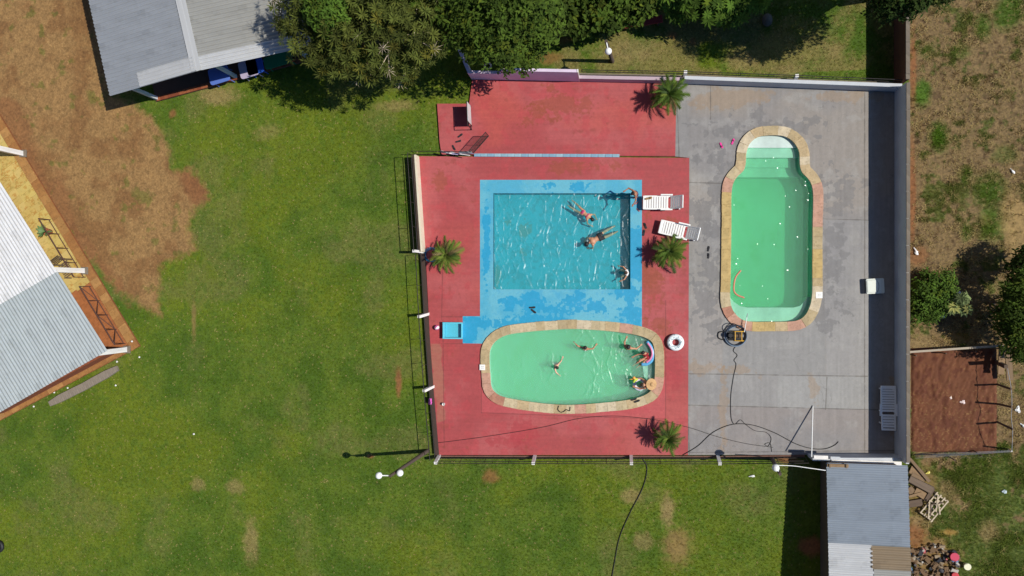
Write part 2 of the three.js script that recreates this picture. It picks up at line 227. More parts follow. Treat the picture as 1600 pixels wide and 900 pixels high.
function greyAt(x, z) {
  const n1 = fbm(x * 0.4 + 4, z * 0.4, 4), n2 = fbm(x * 1.9 + 8, z * 1.9 + 3, 5), n3 = fbm(x * 8, z * 8, 3), n4 = vn(x * 32, z * 32), n5 = fbm(x * 4.4 + 77, z * 4.4 + 12, 4);
  let c = rgb(148, 146, 144);
  for (const [p, k] of greyPatch) c = mix3(c, k, 0.8 * sstep(0.05, -0.05, sdist(x, z, p) + (n3 - 0.5) * 0.12));
  c = mix3(c, rgb(134, 134, 138), 0.7 * sstep(0.45, 0.7, n1)); c = mix3(c, rgb(160, 160, 160), 0.45 * sstep(0.56, 0.74, n2));
  for (const s of ochre) c = mix3(c, rgb(160, 136, 108), 0.45 * hit(s, x, z, (n2 - 0.5) * 2.4 + (n3 - 0.5)));
  const w = (n2 - 0.5) * 2.6 + (n5 - 0.5) * 3.2;
  let wet = 0; for (const s of wetC) wet = Math.max(wet, hit(s, x, z, w));
  c = mix3(c, rgb(118, 118, 121), 0.6 * sstep(0.3, 0.85, wet));
  for (const [a, b] of greySeams) { const d = lineD(x, z, a, b) + (n5 - 0.5) * 0.05; if (d < 0.06) c = mix3(c, rgb(92, 88, 84), 0.65 * sstep(0.032, 0.008, Math.abs(d))); }
  const crack = Math.abs(fbm(x * 0.55 + 21, z * 0.55 + 40, 5) - 0.5); c = mix3(c, rgb(104, 104, 106), 0.45 * sstep(0.0035, 0.0008, crack));
  const k = 0.93 * (0.9 + 0.1 * n4 + 0.16 * (n3 - 0.5) + 0.12 * (vn(x * 12, z * 0.8) - 0.5)); return [c[0] * k, c[1] * k * 0.975, c[2] * k * 0.92];
}
const damp = [[930, 478, 60, 16], [985, 470, 20, 40], [850, 510, 50, 12], [800, 506, 60, 10], [860, 290, 14, 10], [905, 292, 20, 8], [994, 400, 12, 50], [735, 515, 14, 20], [830, 470, 20, 12], [760, 380, 5, 60], [790, 470, 20, 10]].map((a) => spot(...a));
function blueAt(x, z) {
  const n1 = fbm(x * 1.2, z * 1.2 + 5, 5), n3 = fbm(x * 7, z * 7, 3), n4 = vn(x * 30, z * 30);
  let c = mix3(rgb(78, 168, 196), rgb(100, 178, 198), sstep(0.4, 0.65, n1)), w = 0;
  for (const s of damp) w = Math.max(w, hit(s, x, z, (n1 - 0.5) * 3 + (n3 - 0.5) * 1.6));
  c = mix3(c, rgb(28, 152, 194), 0.9 * sstep(0.3, 0.55, w)); c = mix3(c, rgb(60, 150, 190), 0.35 * sstep(0.62, 0.74, n3));
  const k = 0.9 + 0.1 * n4 + 0.14 * (n3 - 0.5); return [c[0] * k, c[1] * k, c[2] * k];
}
function dressed(poly, holes, y, t, fn, res, name, label, rough, bump) {
  const g = slab(poly, holes, y, t), b = new THREE.Box2(); poly.forEach((p) => b.expandByPoint(new THREE.Vector2(p.x, p.z)));
  const w = b.max.x - b.min.x, h = b.max.y - b.min.y, tx = makeTex(b.min.x, b.min.y, w, h, Math.round(Math.min(2048, w * res)), Math.round(Math.min(2048, h * res)), fn);
  planarUV(g, b.min.x, b.min.y, w, h);
  const bt = RUBBUMP.clone(); bt.repeat.set(w * 2, h * 2); bt.needsUpdate = true;
  return struct(name, g, M(name, [1, 1, 1], rough, { map: tx, bumpMap: bt, bumpScale: bump }), label, 'deck');
}
const holeB = offsetLoop(poolB, 0.2), holeC = offsetLoop(poolC, 0.2), holeA = poolA;
dressed(redUpper, [], DECK + 0.012, 0.16, redAt, 70, 'red_terrace', 'faded red painted concrete terrace above the blue apron', 0.75, 0.002);
{
  const apronHole = apron.map((p) => p.clone());
  dressed(redLower, [poolUnion()], DECK, 0.15, redAt, 70, 'red_deck', 'red painted concrete deck around the blue apron and oval pool', 0.7, 0.002);
  dressed(apronCut(), [holeA], DECK + 0.004, 0.15, blueAt, 70, 'blue_apron', 'patchy blue painted apron round the rectangular pool', 0.6, 0.002);
  function poolUnion() { // apron (its top part) joined with the oval pool hole: red deck is cut for both
    const outer = holeB, left = apron[8], right = apron[2];
    // walk the apron's top and sides, then the lower outside of the oval
    const path = [apron[0], apron[1], V(apron[1].x, DECK, right.z)];
    const n = outer.length; let iR = 0, iL = 0, bR = 1e9, bL = 1e9;
    outer.forEach((p, i) => { const dr = Math.hypot(p.x - apron[1].x, (p.z - (right.z + 0.2)) * 1) + (p.z > 1e9 ? 9 : 0), dl = Math.hypot(p.x - left.x, p.z - left.z); if (dr < bR && p.x > -1) { bR = dr; iR = i; } if (dl < bL) { bL = dl; iL = i; } });
    const step = (k) => (k + n) % n, dirUp = outer[step(iR + 3)].z > outer[iR].z ? 1 : -1;
    for (let i = iR, c = 0; i !== iL && c < n; i = step(i + dirUp), c++) path.push(outer[i]);
    path.push(outer[iL]); path.push(V(outer[iL].x, DECK, apron[9].z)); path.push(apron[9], apron[10], apron[11]);
    return path;
  }
  function apronCut() { // the apron stops under the oval pool's coping
    const path = [apron[0], apron[1], apron[2]], outer = holeB, n = outer.length; let iR = 0, iL = 0, bR = 1e9, bL = 1e9;
    outer.forEach((p, i) => { const dr = Math.hypot(p.x - apron[1].x, p.z - (apron[2].z + 0.2)), dl = Math.hypot(p.x - apron[8].x, p.z - apron[8].z); if (dr < bR && p.x > -1) { bR = dr; iR = i; } if (dl < bL) { bL = dl; iL = i; } });
    const step = (k) => (k + n) % n, dirTop = outer[step(iR + 3)].z > outer[iR].z ? -1 : 1;
    path[2] = V(apron[1].x, DECK, outer[iR].z);
    for (let i = iR, c = 0; i !== iL && c < n; i = step(i + dirTop), c++) path.push(outer[i]);
    path.push(outer[iL], V(outer[iL].x, DECK, apron[9].z), apron[9], apron[10], apron[11]);
    return path;
  }
}
dressed(greyDeck, [holeC], DECK + 0.003, 0.15, greyAt, 78, 'grey_deck', 'grey painted concrete deck with damp patches round the shaped pool', 0.7, 0.002);

// ---------------------------------------------------------------- pools
function waterSheet(outline, y, cell, hf) {
  const b = new THREE.Box2(); outline.forEach((p) => b.expandByPoint(new THREE.Vector2(p.x, p.z))); b.expandByScalar(0.08);
  const nx = Math.ceil((b.max.x - b.min.x) / cell), nz = Math.ceil((b.max.y - b.min.y) / cell), id = new Int32Array((nx + 1) * (nz + 1)).fill(-1), pos = [], nor = [], idx = [];
  const keep = (i, j) => { const k = j * (nx + 1) + i; if (id[k] < 0) { const x = b.min.x + i * cell, z = b.min.y + j * cell, e = 0.006, h = hf(x, z), hx = (hf(x + e, z) - hf(x - e, z)) / (2 * e), hz = (hf(x, z + e) - hf(x, z - e)) / (2 * e), n = V(-hx, 1, -hz).normalize(); id[k] = pos.length / 3; pos.push(x, y + h, z); nor.push(n.x, n.y, n.z); } return id[k]; };
  const grown = offsetLoop(outline, 0.06);
  for (let j = 0; j < nz; j++) for (let i = 0; i < nx; i++) { if (!inside(b.min.x + (i + 0.5) * cell, b.min.y + (j + 0.5) * cell, grown)) continue; const a = keep(i, j), c = keep(i + 1, j), d = keep(i, j + 1), e = keep(i + 1, j + 1); idx.push(a, d, c, c, d, e); }
  const g = new THREE.BufferGeometry(); g.setAttribute('position', new THREE.Float32BufferAttribute(pos, 3)); g.setAttribute('normal', new THREE.Float32BufferAttribute(nor, 3)); g.setIndex(idx); return g;
}
function basinWall(outline, y0, y1) { const pos = [], idx = [], n = outline.length, uv = []; let s = 0; for (let i = 0; i <= n; i++) { const p = outline[i % n]; if (i) s += Math.hypot(p.x - outline[i - 1].x, p.z - outline[i - 1].z); pos.push(p.x, y1, p.z, p.x, y0, p.z); uv.push(s, y1, s, y0); if (i < n) { const a = 2 * i; idx.push(a, a + 1, a + 2, a + 2, a + 1, a + 3); } } const g = new THREE.BufferGeometry(); g.setAttribute('position', new THREE.Float32BufferAttribute(pos, 3)); g.setAttribute('uv', new THREE.Float32BufferAttribute(uv, 2)); g.setIndex(idx); g.computeVertexNormals(); return g; }
// ripple ridges along cell borders, shaped so their glints imitate a caustic light net
function cellEdge(x, z, f, ph) {
  const px = x * f, pz = z * f, xi = Math.floor(px), zi = Math.floor(pz); let d1 = 9, d2 = 9;
  for (let j = -1; j <= 1; j++) for (let i = -1; i <= 1; i++) { const a = xi + i, b = zi + j, hx = PERM[((b + ph) & 255) << 8 | (a & 255)], hz = PERM[((b + ph + 77) & 255) << 8 | ((a + 31) & 255)], d = Math.hypot(a + hx - px, b + hz - pz); if (d < d1) { d2 = d1; d1 = d; } else if (d < d2) d2 = d; }
  return (d2 - d1) / f;
}
function glintRipple(x, z, amp) {
  const wx = x + 0.5 * (fbm(x * 0.9 + 5, z * 0.9, 2) - 0.5) + 0.1 * (vn(x * 3, z * 3) - 0.5), wz = z + 0.5 * (fbm(x * 0.9 + 55, z * 0.9 + 7, 2) - 0.5) + 0.1 * (vn(x * 3 + 9, z * 3 + 3) - 0.5);
  const tent = (e, w) => { const t = Math.max(0, w - Math.sqrt(e * e + 0.0005)); return t; };
  const e1 = cellEdge(wx * 1.1, wz * 0.8, 1.25, 3), e2 = cellEdge(wx * 1.1 + 40, wz * 0.85, 2.3, 90), m = 0.55 + 0.75 * vn(x * 0.8 + 3, z * 0.8 + 8);
  return amp * m * (tent(e1, 0.15) * 7.5 + tent(e2, 0.1) * 7 + 0.35 * (vn(x * 3.5, z * 3.5) - 0.5));
}
const waterMat = (name, tint, rough, through) => M(name, tint, rough, { transmission: through, thickness: 0, ior: 1.33, specularIntensity: 1 });
const STONES = [rgb(208, 194, 162), rgb(216, 202, 172), rgb(198, 182, 148), rgb(208, 188, 152), rgb(220, 208, 184), rgb(196, 178, 142)].map((c, i) => M('coping_stone_' + i, c, 0.85, { map: tile(STONETEX, [1.3, 1.7, 1.1, 1.5, 1.2, 1.9][i]), bumpMap: tile(RUBBUMP, 3), bumpScale: 0.006 }));
const PINK = M('pink_stone', rgb(208, 166, 148), 0.85, { map: tile(STONETEX, 1.4), bumpMap: tile(RUBBUMP, 3), bumpScale: 0.005 }), YELLOW = M('yellow_stone', rgb(208, 184, 128), 0.85, { map: tile(STONETEX, 1.2), bumpMap: tile(RUBBUMP, 3), bumpScale: 0.006 }), ROSE = M('rose_stone', rgb(192, 142, 122), 0.85, { map: tile(STONETEX, 1.6) });
function copingStones(parent, inner, width, len, special, gaps = []) {
  const n = inner.length, outer = offsetLoop(inner, width), lip = offsetLoop(inner, -0.02), cum = [0]; for (let i = 1; i <= n; i++) cum.push(cum[i - 1] + inner[i % n].distanceTo(inner[i - 1]));
  const L = cum[n], at = (P, s) => { s = ((s % L) + L) % L; let i = 0; while (cum[i + 1] < s) i++; const t = (s - cum[i]) / (cum[i + 1] - cum[i]); return P[i].clone().lerp(P[(i + 1) % n], t); };
  let s = 0;
  while (s < L - 0.1) {
    let l = len * rr(0.72, 1.3); if (L - s - l < len * 0.5) l = L - s;
    const a = s + 0.007, b = s + l - 0.007, k = Math.max(2, Math.ceil((b - a) / 0.12)), poly = [], mid = at(inner, s + l / 2), wob = rr(-0.02, 0.025);
    for (let i = 0; i <= k; i++) poly.push(at(lip, mix(a, b, i / k)));
    for (let i = k; i >= 0; i--) { const q = at(outer, mix(a, b, i / k)), p = at(inner, mix(a, b, i / k)); q.lerp(p, -wob + (i % 2) * 0.03 * rnd()); poly.push(q); }
    const sh = new THREE.Shape(poly.map((p) => new THREE.Vector2(p.x, -p.z))), g = new THREE.ExtrudeGeometry(sh, { depth: 0.05, bevelEnabled: true, bevelSegments: 1, bevelSize: 0.008, bevelThickness: 0.012 });
    g.rotateX(-Math.PI / 2); g.translate(0, DECK + 0.012 + rr(-0.004, 0.006), 0); planarUV(g, rr(0, 3), rr(0, 3), 1, 1);
    let m = STONES[Math.floor(rnd() * STONES.length)], bd = 1e9; for (const [px, py, r, mm] of special) { const q = G(px, py, DECK), d = Math.hypot(q.x - mid.x, q.z - mid.z); if (d < r / 32 && d < bd) { bd = d; m = mm; } }
    if (!gaps.some(([px, py, r]) => { const q = G(px, py, DECK); return Math.hypot(q.x - mid.x, q.z - mid.z) < r / 32; })) mesh('coping_stone', g, m, parent);
    s += l;
  }
}
const WATER_Y = -0.01;
const SHELL = M('pool_shell', rgb(212, 232, 226), 0.55, { map: tile(GRAIN, 0.6) });
const SLIME = makeTex(0, 0, 1, 1, 512, 512, (u, v) => { const n = per(u, v, 3, 5), m = per(u + 0.5, v + 0.3, 7, 4), k = 0.86 + 0.3 * (n - 0.4); return mix3([k, k, k], [k * 0.72, k * 0.9, k * 0.7], sstep(0.5, 0.72, m)); });
const FLOORSHELL = M('slimy_pool_floor', rgb(205, 228, 222), 0.6, { map: tile(SLIME, 0.22) });
// shaped green pool on the grey deck
{
  const p = thing('fibreglass_pool', 'shaped green pool with stone rim and end steps on the grey deck', 'pool');
  const inn = poolC;
  const floor = mesh('floor', sheet(offsetLoop(inn, 0.05), [], -0.98), FLOORSHELL, p);
  mesh('basin_wall', basinWall(inn, -0.98, DECK + 0.02), SHELL, p);
  const step = (poly, y) => mesh('step', slab(GP(poly, y), [], y, 0.98 + y - 0.003), SHELL, p);
  step([[1160, 206], [1254, 206], [1254, 231], [1160, 231]], 0.006);
  step([[1158, 231], [1254, 231], [1254, 246.5], [1158, 246.5]], -0.1);
  step([[1158, 246.5], [1254, 246.5], [1254, 262], [1154, 262]], -0.31);
  step([[1150, 262], [1262, 262], [1266, 277], [1140, 277]], -0.44);
  const bench = mesh('bench', slab(GP([[1138, 462], [1147, 472], [1156, 478], [1168, 480.5], [1240, 480.5], [1250, 478], [1258, 470], [1262, 464], [1276, 464], [1274, 510], [1134, 510]], -0.14), [], -0.14, 0.83), SHELL, p);
  const glintBumps = [[1257, 283, 3], [1256, 289, 3.4], [1242, 297, 2.6], [1262, 302, 3.2], [1260, 312, 3.4], [1232, 323, 2.6], [1145, 320, 3.2], [1217, 349, 3], [1244, 370, 3], [1208, 382, 2.6], [1182, 381, 2.4], [1261, 389, 3], [1151, 404, 2.8], [1148, 412, 4], [1228, 422, 3.6], [1198, 467, 2.4], [1157, 474, 3.2], [1204, 502, 2.8], [1155, 446, 2], [1207, 246, 2.4], [1213, 262, 3], [1195, 251, 2.6], [1190, 447, 1.8], [1226, 306, 1.8]].map(([x, y, r]) => { const q = G(x, y, 0); return [q.x, q.z, r / 44]; });  // steep mounds added to the water surface where sun glints are wanted
  const hf = (x, z) => { let h = 0.0035 * (fbm(x * 1.6, z * 1.6, 3) - 0.5) + 0.0011 * (vn(x * 9, z * 9) - 0.5); for (const [bx, bz, r] of glintBumps) { const d = ((x - bx) ** 2 + (z - bz) ** 2) / (r * r); if (d < 6) h += r * 0.36 * Math.exp(-d * 0.9); } return h; };
  mesh('water_surface', waterSheet(inn, WATER_Y, 0.024, hf), waterMat('green_water_top', [0.665, 0.925, 0.79], 0.16, 0.93), p);
  mesh('water_body', sheet(offsetLoop(inn, 0.03), [], -0.215), waterMat('green_water_mid', [0.665, 0.925, 0.79], 0.4, 0.95), p);
  mesh('water_body', sheet(offsetLoop(inn, 0.03), [], -0.52), waterMat('green_water_mid', [0.665, 0.925, 0.79], 0.4, 0.95), p);
  copingStones(p, inn, 0.42, 0.5, [[1132, 305, 14, YELLOW], [1132, 340, 24, YELLOW], [1132, 390, 26, YELLOW], [1132, 440, 22, YELLOW], [1134, 288, 12, PINK], [1136, 490, 12, ROSE], [1146, 503, 8, ROSE], [1156, 508, 14, PINK], [1240, 510, 10, PINK], [1190, 510, 20, YELLOW], [1277, 300, 22, PINK], [1277, 325, 26, PINK], [1276, 398, 10, YELLOW], [1276, 415, 12, YELLOW]], []);
  // skimmer lid
  const lid = mesh('skimmer_lid', box(0.3, 0.02, 0.3, 0, 0, 0, 0.008), M('skimmer_white', rgb(238, 238, 232), 0.4), p); lid.position.copy(G(1280, 461, 0.19)).setY(0.178);
  for (let i = 0; i < 4; i++) { const a = i * Math.PI / 2 + Math.PI / 4, g = box(0.05, 0.006, 0.014, 0.055 * Math.cos(a), 0.012, 0.055 * Math.sin(a)); mesh('slot', g, darkMetal, lid); }
}
// oval pool
{
  const p = thing('oval_pool', 'oval green pool with cream stone rim set in the red deck', 'pool'), inn = poolB;
  mesh('floor', sheet(offsetLoop(inn, 0.05), [], -0.85), FLOORSHELL, p);
  mesh('basin_wall', basinWall(inn, -0.85, DECK + 0.02), SHELL, p);
  mesh('bench', slab(GP([[990, 512], [1000, 526], [1007, 545], [1004, 570], [1007, 595], [1000, 612], [990, 630], [1030, 630], [1035, 512]], -0.2), [], -0.2, 0.645), SHELL, p);
  const stir = [[867, 572, 1.1], [914, 545, 1], [981, 541, 1], [1000, 560, 0.9], [950, 570, 1.6], [930, 600, 1.4], [985, 590, 1]].map(([x, y, r]) => { const q = G(x, y, 0); return [q.x, q.z, r]; });
  const hf = (x, z) => { let k = 0.3; for (const [bx, bz, r] of stir) k = Math.max(k, Math.exp(-((x - bx) ** 2 + (z - bz) ** 2) / (r * r))); const w = fbm(x * 2.4 + 3, z * 2.4, 2); return (0.006 + 0.014 * k) * (w - 0.5) + glintRipple(x + 30, z + 12, 0.028 * k * sstep(0.3, 0.7, vn(x * 1.4 + 8, z * 1.4)) + 0.003); };
  mesh('water_surface', waterSheet(inn, WATER_Y, 0.022, hf), waterMat('aqua_water_top', [0.67, 0.945, 0.82], 0.3, 0.86), p);
  mesh('water_body', sheet(offsetLoop(inn, 0.03), [], -0.26), waterMat('aqua_water_mid', [0.67, 0.945, 0.82], 0.4, 0.9), p);
  mesh('water_body', sheet(offsetLoop(inn, 0.03), [], -0.5), waterMat('aqua_water_mid', [0.67, 0.945, 0.82], 0.4, 0.9), p);
  copingStones(p, inn, 0.42, 0.56, [[893, 505, 7, YELLOW], [974, 512, 9, PINK], [904, 640, 9, PINK], [760, 590, 10, PINK], [768, 615, 12, PINK], [784, 625, 8, ROSE], [1028, 600, 10, PINK]], []);
  const lid = mesh('skimmer_lid', box(0.28, 0.02, 0.28, 0, 0, 0, 0.008), M('skimmer_white'), p); lid.position.copy(G(753.5, 574, 0.19)).setY(0.178);
  for (let i = 0; i < 4; i++) { const a = i * Math.PI / 2 + Math.PI / 4; mesh('slot', box(0.05, 0.006, 0.014, 0.055 * Math.cos(a), 0.012, 0.055 * Math.sin(a)), darkMetal, lid); }
}
// rectangular pool
{
  const p = thing('rectangular_pool', 'rectangular turquoise pool with rippling water in the blue apron', 'pool');
  const D = -0.46, b = new THREE.Box2(); poolA.forEach((q) => b.expandByPoint(new THREE.Vector2(q.x, q.z)));
  const w = b.max.x - b.min.x, h = b.max.y - b.min.y, dirt = [[820, 362, 12, 14], [818, 395, 6, 8], [776, 430, 5, 20], [795, 345, 5, 6]].map((a) => spot(...a, D));
  const t = makeTex(b.min.x, b.min.y, w, h, 512, 360, (x, z) => { const n = fbm(x * 1.2, z * 1.2, 4), m = fbm(x * 6, z * 6, 3); let c = mix3(rgb(38, 156, 174), rgb(52, 170, 188), n); c = mix3(c, rgb(52, 138, 148), 0.5 * sstep(0.5, 0.7, m)); for (const s of dirt) c = mix3(c, rgb(96, 132, 118), 0.6 * hit(s, x, z, (n - 0.5) * 2 + (m - 0.5) * 2.5)); return c; });
  const fl = sheet(offsetLoop(poolA, 0.0), [], D); planarUV(fl, b.min.x, b.min.y, w, h);
  mesh('floor', fl, M('pool_paint', [1, 1, 1], 0.7, { map: t }), p);
  mesh('basin_wall', basinWall(poolA, D, DECK - 0.005), M('pool_wall_paint', rgb(60, 170, 190), 0.7, { map: tile(GRAIN, 0.7) }), p);
  mesh('water_surface', waterSheet(poolA.map((q) => q.clone()), WATER_Y, 0.018, (x, z) => glintRipple(x, z, 0.029) + 0.016 * (fbm(x * 0.9 + 9, z * 0.9, 2) - 0.5)), waterMat('turquoise_water', [0.66, 0.94, 0.93], 0.33, 0.97), p);
}

// ---------------------------------------------------------------- walls and fences
const riseX = (pb, pt, py, base = DECK) => { const x = G(pb, py, base).x; let lo = 0, hi = 6; for (let i = 0; i < 40; i++) { const m = (lo + hi) / 2; (G(pt, py, m).x < x) === (pt > 960) ? hi = m : lo = m; } return lo; };
const greyWallTex = makeTex(0, 0, 1, 1, 512, 512, (u, v) => { const k = 0.85 + 0.3 * (per(u, v, 3, 5) - 0.3); return [k, k, k]; });
const greyWall = M('grey_wall_paint', rgb(200, 204, 208), 0.8, { map: tile(greyWallTex, 0.5) }), brickWall = M('bare_brick_wall', rgb(120, 74, 52), 0.9, { map: tile(greyWallTex, 1) }), copingMat = M('wall_coping', rgb(130, 122, 112), 0.9, { map: tile(STONETEX, 1) }), lilac = M('lilac_wall_paint', rgb(226, 208, 228), 0.75, { map: tile(greyWallTex, 0.6) });
function wallBetween(parent, name, a, b, thick, top, mat, side = 0, bottom = -0.05) { // a, b: inner base line; side +1 puts the thickness to the right of a->b
  const d = V(b.x - a.x, 0, b.z - a.z), L = d.length(); d.normalize(); const nrm = V(-d.z, 0, d.x).multiplyScalar(side * thick / 2);
  const g = new THREE.BoxGeometry(L, top - bottom, thick); const p = g.attributes.position, uv = g.attributes.uv; for (let i = 0; i < p.count; i++) uv.setXY(i, p.getX(i) + p.getZ(i), p.getY(i));
  const m = mesh(name, g, mat, parent); m.position.set((a.x + b.x) / 2 + nrm.x, (top + bottom) / 2, (a.z + b.z) / 2 + nrm.z); m.rotation.y = Math.atan2(-d.z, d.x); return m;
}
const WALL_H = riseX(1397.5, 1415.5, 430);
{
  const w = thing('boundary_wall', 'tall grey painted wall beside the grey deck and vacant lot', 'wall');
  const a = G(1398, 142, DECK), b = G(1398, 714, DECK);
  a.x = b.x = G(1397.5, 430, DECK).x;
  wallBetween(w, 'wall_face', a, b, 0.13, WALL_H, greyWall, -1);
  wallBetween(w, 'wall_back', V(a.x + 0.133, 0, a.z), V(b.x + 0.133, 0, b.z), 0.03, WALL_H - 0.04, brickWall, -1);
  for (let z = a.z; z < b.z - 0.2; z += 1.2) { const e = Math.min(z + 1.19, b.z); wallBetween(w, 'coping', V(a.x + 0.012, 0, z), V(a.x + 0.012, 0, e), 0.15, WALL_H + 0.03 + rr(0, 0.012), copingMat, -1, WALL_H + 0.001); }
  const n = thing('brick_wall', 'unpainted dark brick wall running up from the grey deck corner', 'wall');
  const c = V(a.x + 0.01, 0, a.z - 0.16), e = V(a.x + 0.01, 0, G(1400, -60, 0).z);
  wallBetween(n, 'wall_face', e, c, 0.14, WALL_H - 0.05, brickWall, -1);
  for (let z = e.z; z < c.z; z += 1.4) wallBetween(n, 'coping', V(a.x + 0.002, 0, z), V(a.x + 0.002, 0, Math.min(z + 1.39, c.z)), 0.16, WALL_H + rr(0, 0.015), copingMat, -1, WALL_H - 0.049);
}
{
  const w = thing('parapet_wall', 'low grey parapet along the upper edge of the decks', 'wall');
  const a = G(905, 127.5, DECK), m = G(1067, 131, DECK), b = G(1399, 143.5, DECK);
  wallBetween(w, 'wall_face', a, m, 0.16, 0.62, M('faded_lilac', rgb(190, 168, 178), 0.8, { map: tile(greyWallTex, 0.6) }), -1);
  wallBetween(w, 'wall_face', m, b, 0.16, 0.86, greyWall, -1);
  const out = V(0, 0, -0.2);
  wallBetween(w, 'ledge', a.clone().add(V(0, 0, -0.165)), m.clone().add(V(0, 0, -0.165)), 0.2, 0.3, copingMat, -1);
  wallBetween(w, 'ledge', m.clone().add(V(0, 0, -0.165)), b.clone().add(V(-0.3, 0, -0.165)), 0.2, 0.4, copingMat, -1);
  const l = thing('lilac_wall', 'pale lilac wall section behind the red terrace', 'wall');
  const c = G(737, 124, DECK), d = G(905, 127.5, DECK);
  wallBetween(l, 'wall_face', c, G(788, 125, DECK), 0.14, 1.12, lilac, -1); wallBetween(l, 'wall_face', G(788, 125, DECK), d, 0.14, 1.6, lilac, -1);
  wallBetween(l, 'end_return', G(737.5, 124, DECK), V(G(737, 124, DECK).x - 0.5, 0, c.z - 1.2), 0.14, 1.15, lilac, 1);
  wallBetween(l, 'end_cap', V(d.x - 0.02, 0, d.z - 0.145), V(d.x - 0.02, 0, d.z + 0.01), 0.05, 1.63, white, -1, 0);
  wallBetween(l, 'coping', G(788, 125, DECK).add(V(0, 0, -0.15)), d.clone().add(V(-0.06, 0, -0.15)), 0.07, 1.58, white, 1, 1.5);
}
{
  const w = thing('end_wall', 'grey wall with white coping between the deck and the tin shed', 'wall');
  const a = G(1262, 708.5, DECK), b = G(1398, 708.5, DECK); b.x = G(1397.5, 430, DECK).x;
  wallBetween(w, 'wall_face', a, b, 0.14, 0.95, greyWall, 1);
  wallBetween(w, 'coping', V(G(1299, 708, 0.95).x, 0, a.z + 0.03), V(b.x - 0.03, 0, a.z + 0.03), 0.2, 1.01, white, 1, 0.951);
  const bm = mesh('white_beam', box(0.62, 0.16, 0.16, 0, 0, 0, 0.02), white, w); bm.position.copy(G(1282, 714, 1.05)).setY(1.05);
  const bg = mesh('grey_beam_end', box(0.42, 0.14, 0.15, 0, 0, 0, 0.02), greyWall, w); bg.position.copy(G(1294, 717, 1.0)).add(V(0.28, 0, -0.06)).setY(1.03);
}
// white slanted fence posts, rails and uprights
function fence(name, label, posts, opts) {
  const o = thing(name, label, 'fence');
  const lean = opts.lean, hgt = opts.h ?? 0.75;
  const wallTop = opts.kerb ?? 0.2;
  posts.forEach((p, i) => {
    if (opts.kerb && i < posts.length - 1) wallBetween(o, 'kerb', p, posts[i + 1], opts.kerbW ?? 0.16, wallTop, opts.kerbMat, opts.side);
  });
  posts.forEach((p, i) => {
    if (opts.postAt && !opts.postAt[i]) return;
    const t = p.clone().add(V(lean.x, 0, lean.z)).setY(hgt); mesh('post', beam(p.clone().setY(0.02), t.clone().setY(hgt), 0.13, 0.15), white, o);
  });
  for (let i = 0; i < posts.length - 1; i++) {
    const a = posts[i], b = posts[i + 1], n = Math.max(2, Math.round(a.distanceTo(b) / 1.25)), at = (q, f, y) => q.clone().add(V(lean.x * f, 0, lean.z * f)).setY(y);
    for (const f of opts.rails) mesh('rail', bar(at(a, f, hgt * f), at(b, f, hgt * f), 0.018, 6), darkMetal, o);
    for (let k = 0; k <= n; k++) { const q = a.clone().lerp(b, k / n); mesh('upright', bar(at(q, opts.rails[0], hgt * opts.rails[0]), at(q, opts.rails[opts.rails.length - 1], hgt * opts.rails[opts.rails.length - 1]), 0.013, 5), darkMetal, o); }
  }
}
const kerbDark = M('weathered_kerb', rgb(74, 60, 54), 0.9, { map: tile(STONETEX, 1) }), cream = M('cream_wall_paint', rgb(226, 216, 190), 0.7, { map: tile(greyWallTex, 0.8) });
{
  const w = thing('cream_wall', 'low cream painted wall along the lawn by the blue apron', 'wall');
  const a = G(655, 245, DECK), b = G(665, 394, DECK); wallBetween(w, 'wall_face', a, b, 0.16, 0.7, cream, 1);
  wallBetween(w, 'dark_cap', V(a.x - 0.09, 0, a.z), V(b.x - 0.09, 0, b.z), 0.1, 0.73, kerbDark, 1, -0.02);
  fence('wall_top_fence', 'thin dark railing on top of the low cream wall', [a.clone().add(V(-0.14, 0, 0)), b.clone().add(V(-0.14, 0, 0))], { lean: V(-0.14, 0, 0), h: 1.25, rails: [0.62, 1], postAt: [0, 1] });
  fence('lawn_side_fence', 'leaning white posts with dark rails along the lawn below the cream wall', GP([[665, 396], [670, 490], [678, 603], [687, 709]], 0), { lean: V(-0.26, 0, 0.12), h: 0.95, rails: [0.5, 1], kerb: 0.28, kerbMat: kerbDark, side: 1, postAt: [0, 1, 1, 0] });
  fence('deck_edge_fence', 'leaning white posts with dark rails along the lower lawn', GP([[687, 711], [836, 711.5], [986, 711.5], [1121, 711.5], [1256, 710]], 0), { lean: V(0, 0, 0.2), h: 0.85, rails: [0.4, 0.75, 1], kerb: 0.14, kerbW: 0.08, kerbMat: M('dusty_kerb', rgb(128, 96, 84), 0.9, { map: tile(STONETEX, 1) }), side: 1, postAt: [1, 1, 1, 1, 0] });
  fence('terrace_fence', 'dark railing with two white posts above the upper parapet', GP([[910, 124], [1068, 127], [1237, 133], [1396, 140]], 0), { lean: V(0, 0, -0.16), h: 1.0, rails: [0.8, 1], postAt: [0, 1, 1, 0] });
  fence('gate_side_fence', 'short dark railing beside the gate', GP([[650, 242], [735, 243]], 0), { lean: V(0, 0, -0.02), h: 0.9, rails: [0.1, 1], postAt: [0, 0] });
}

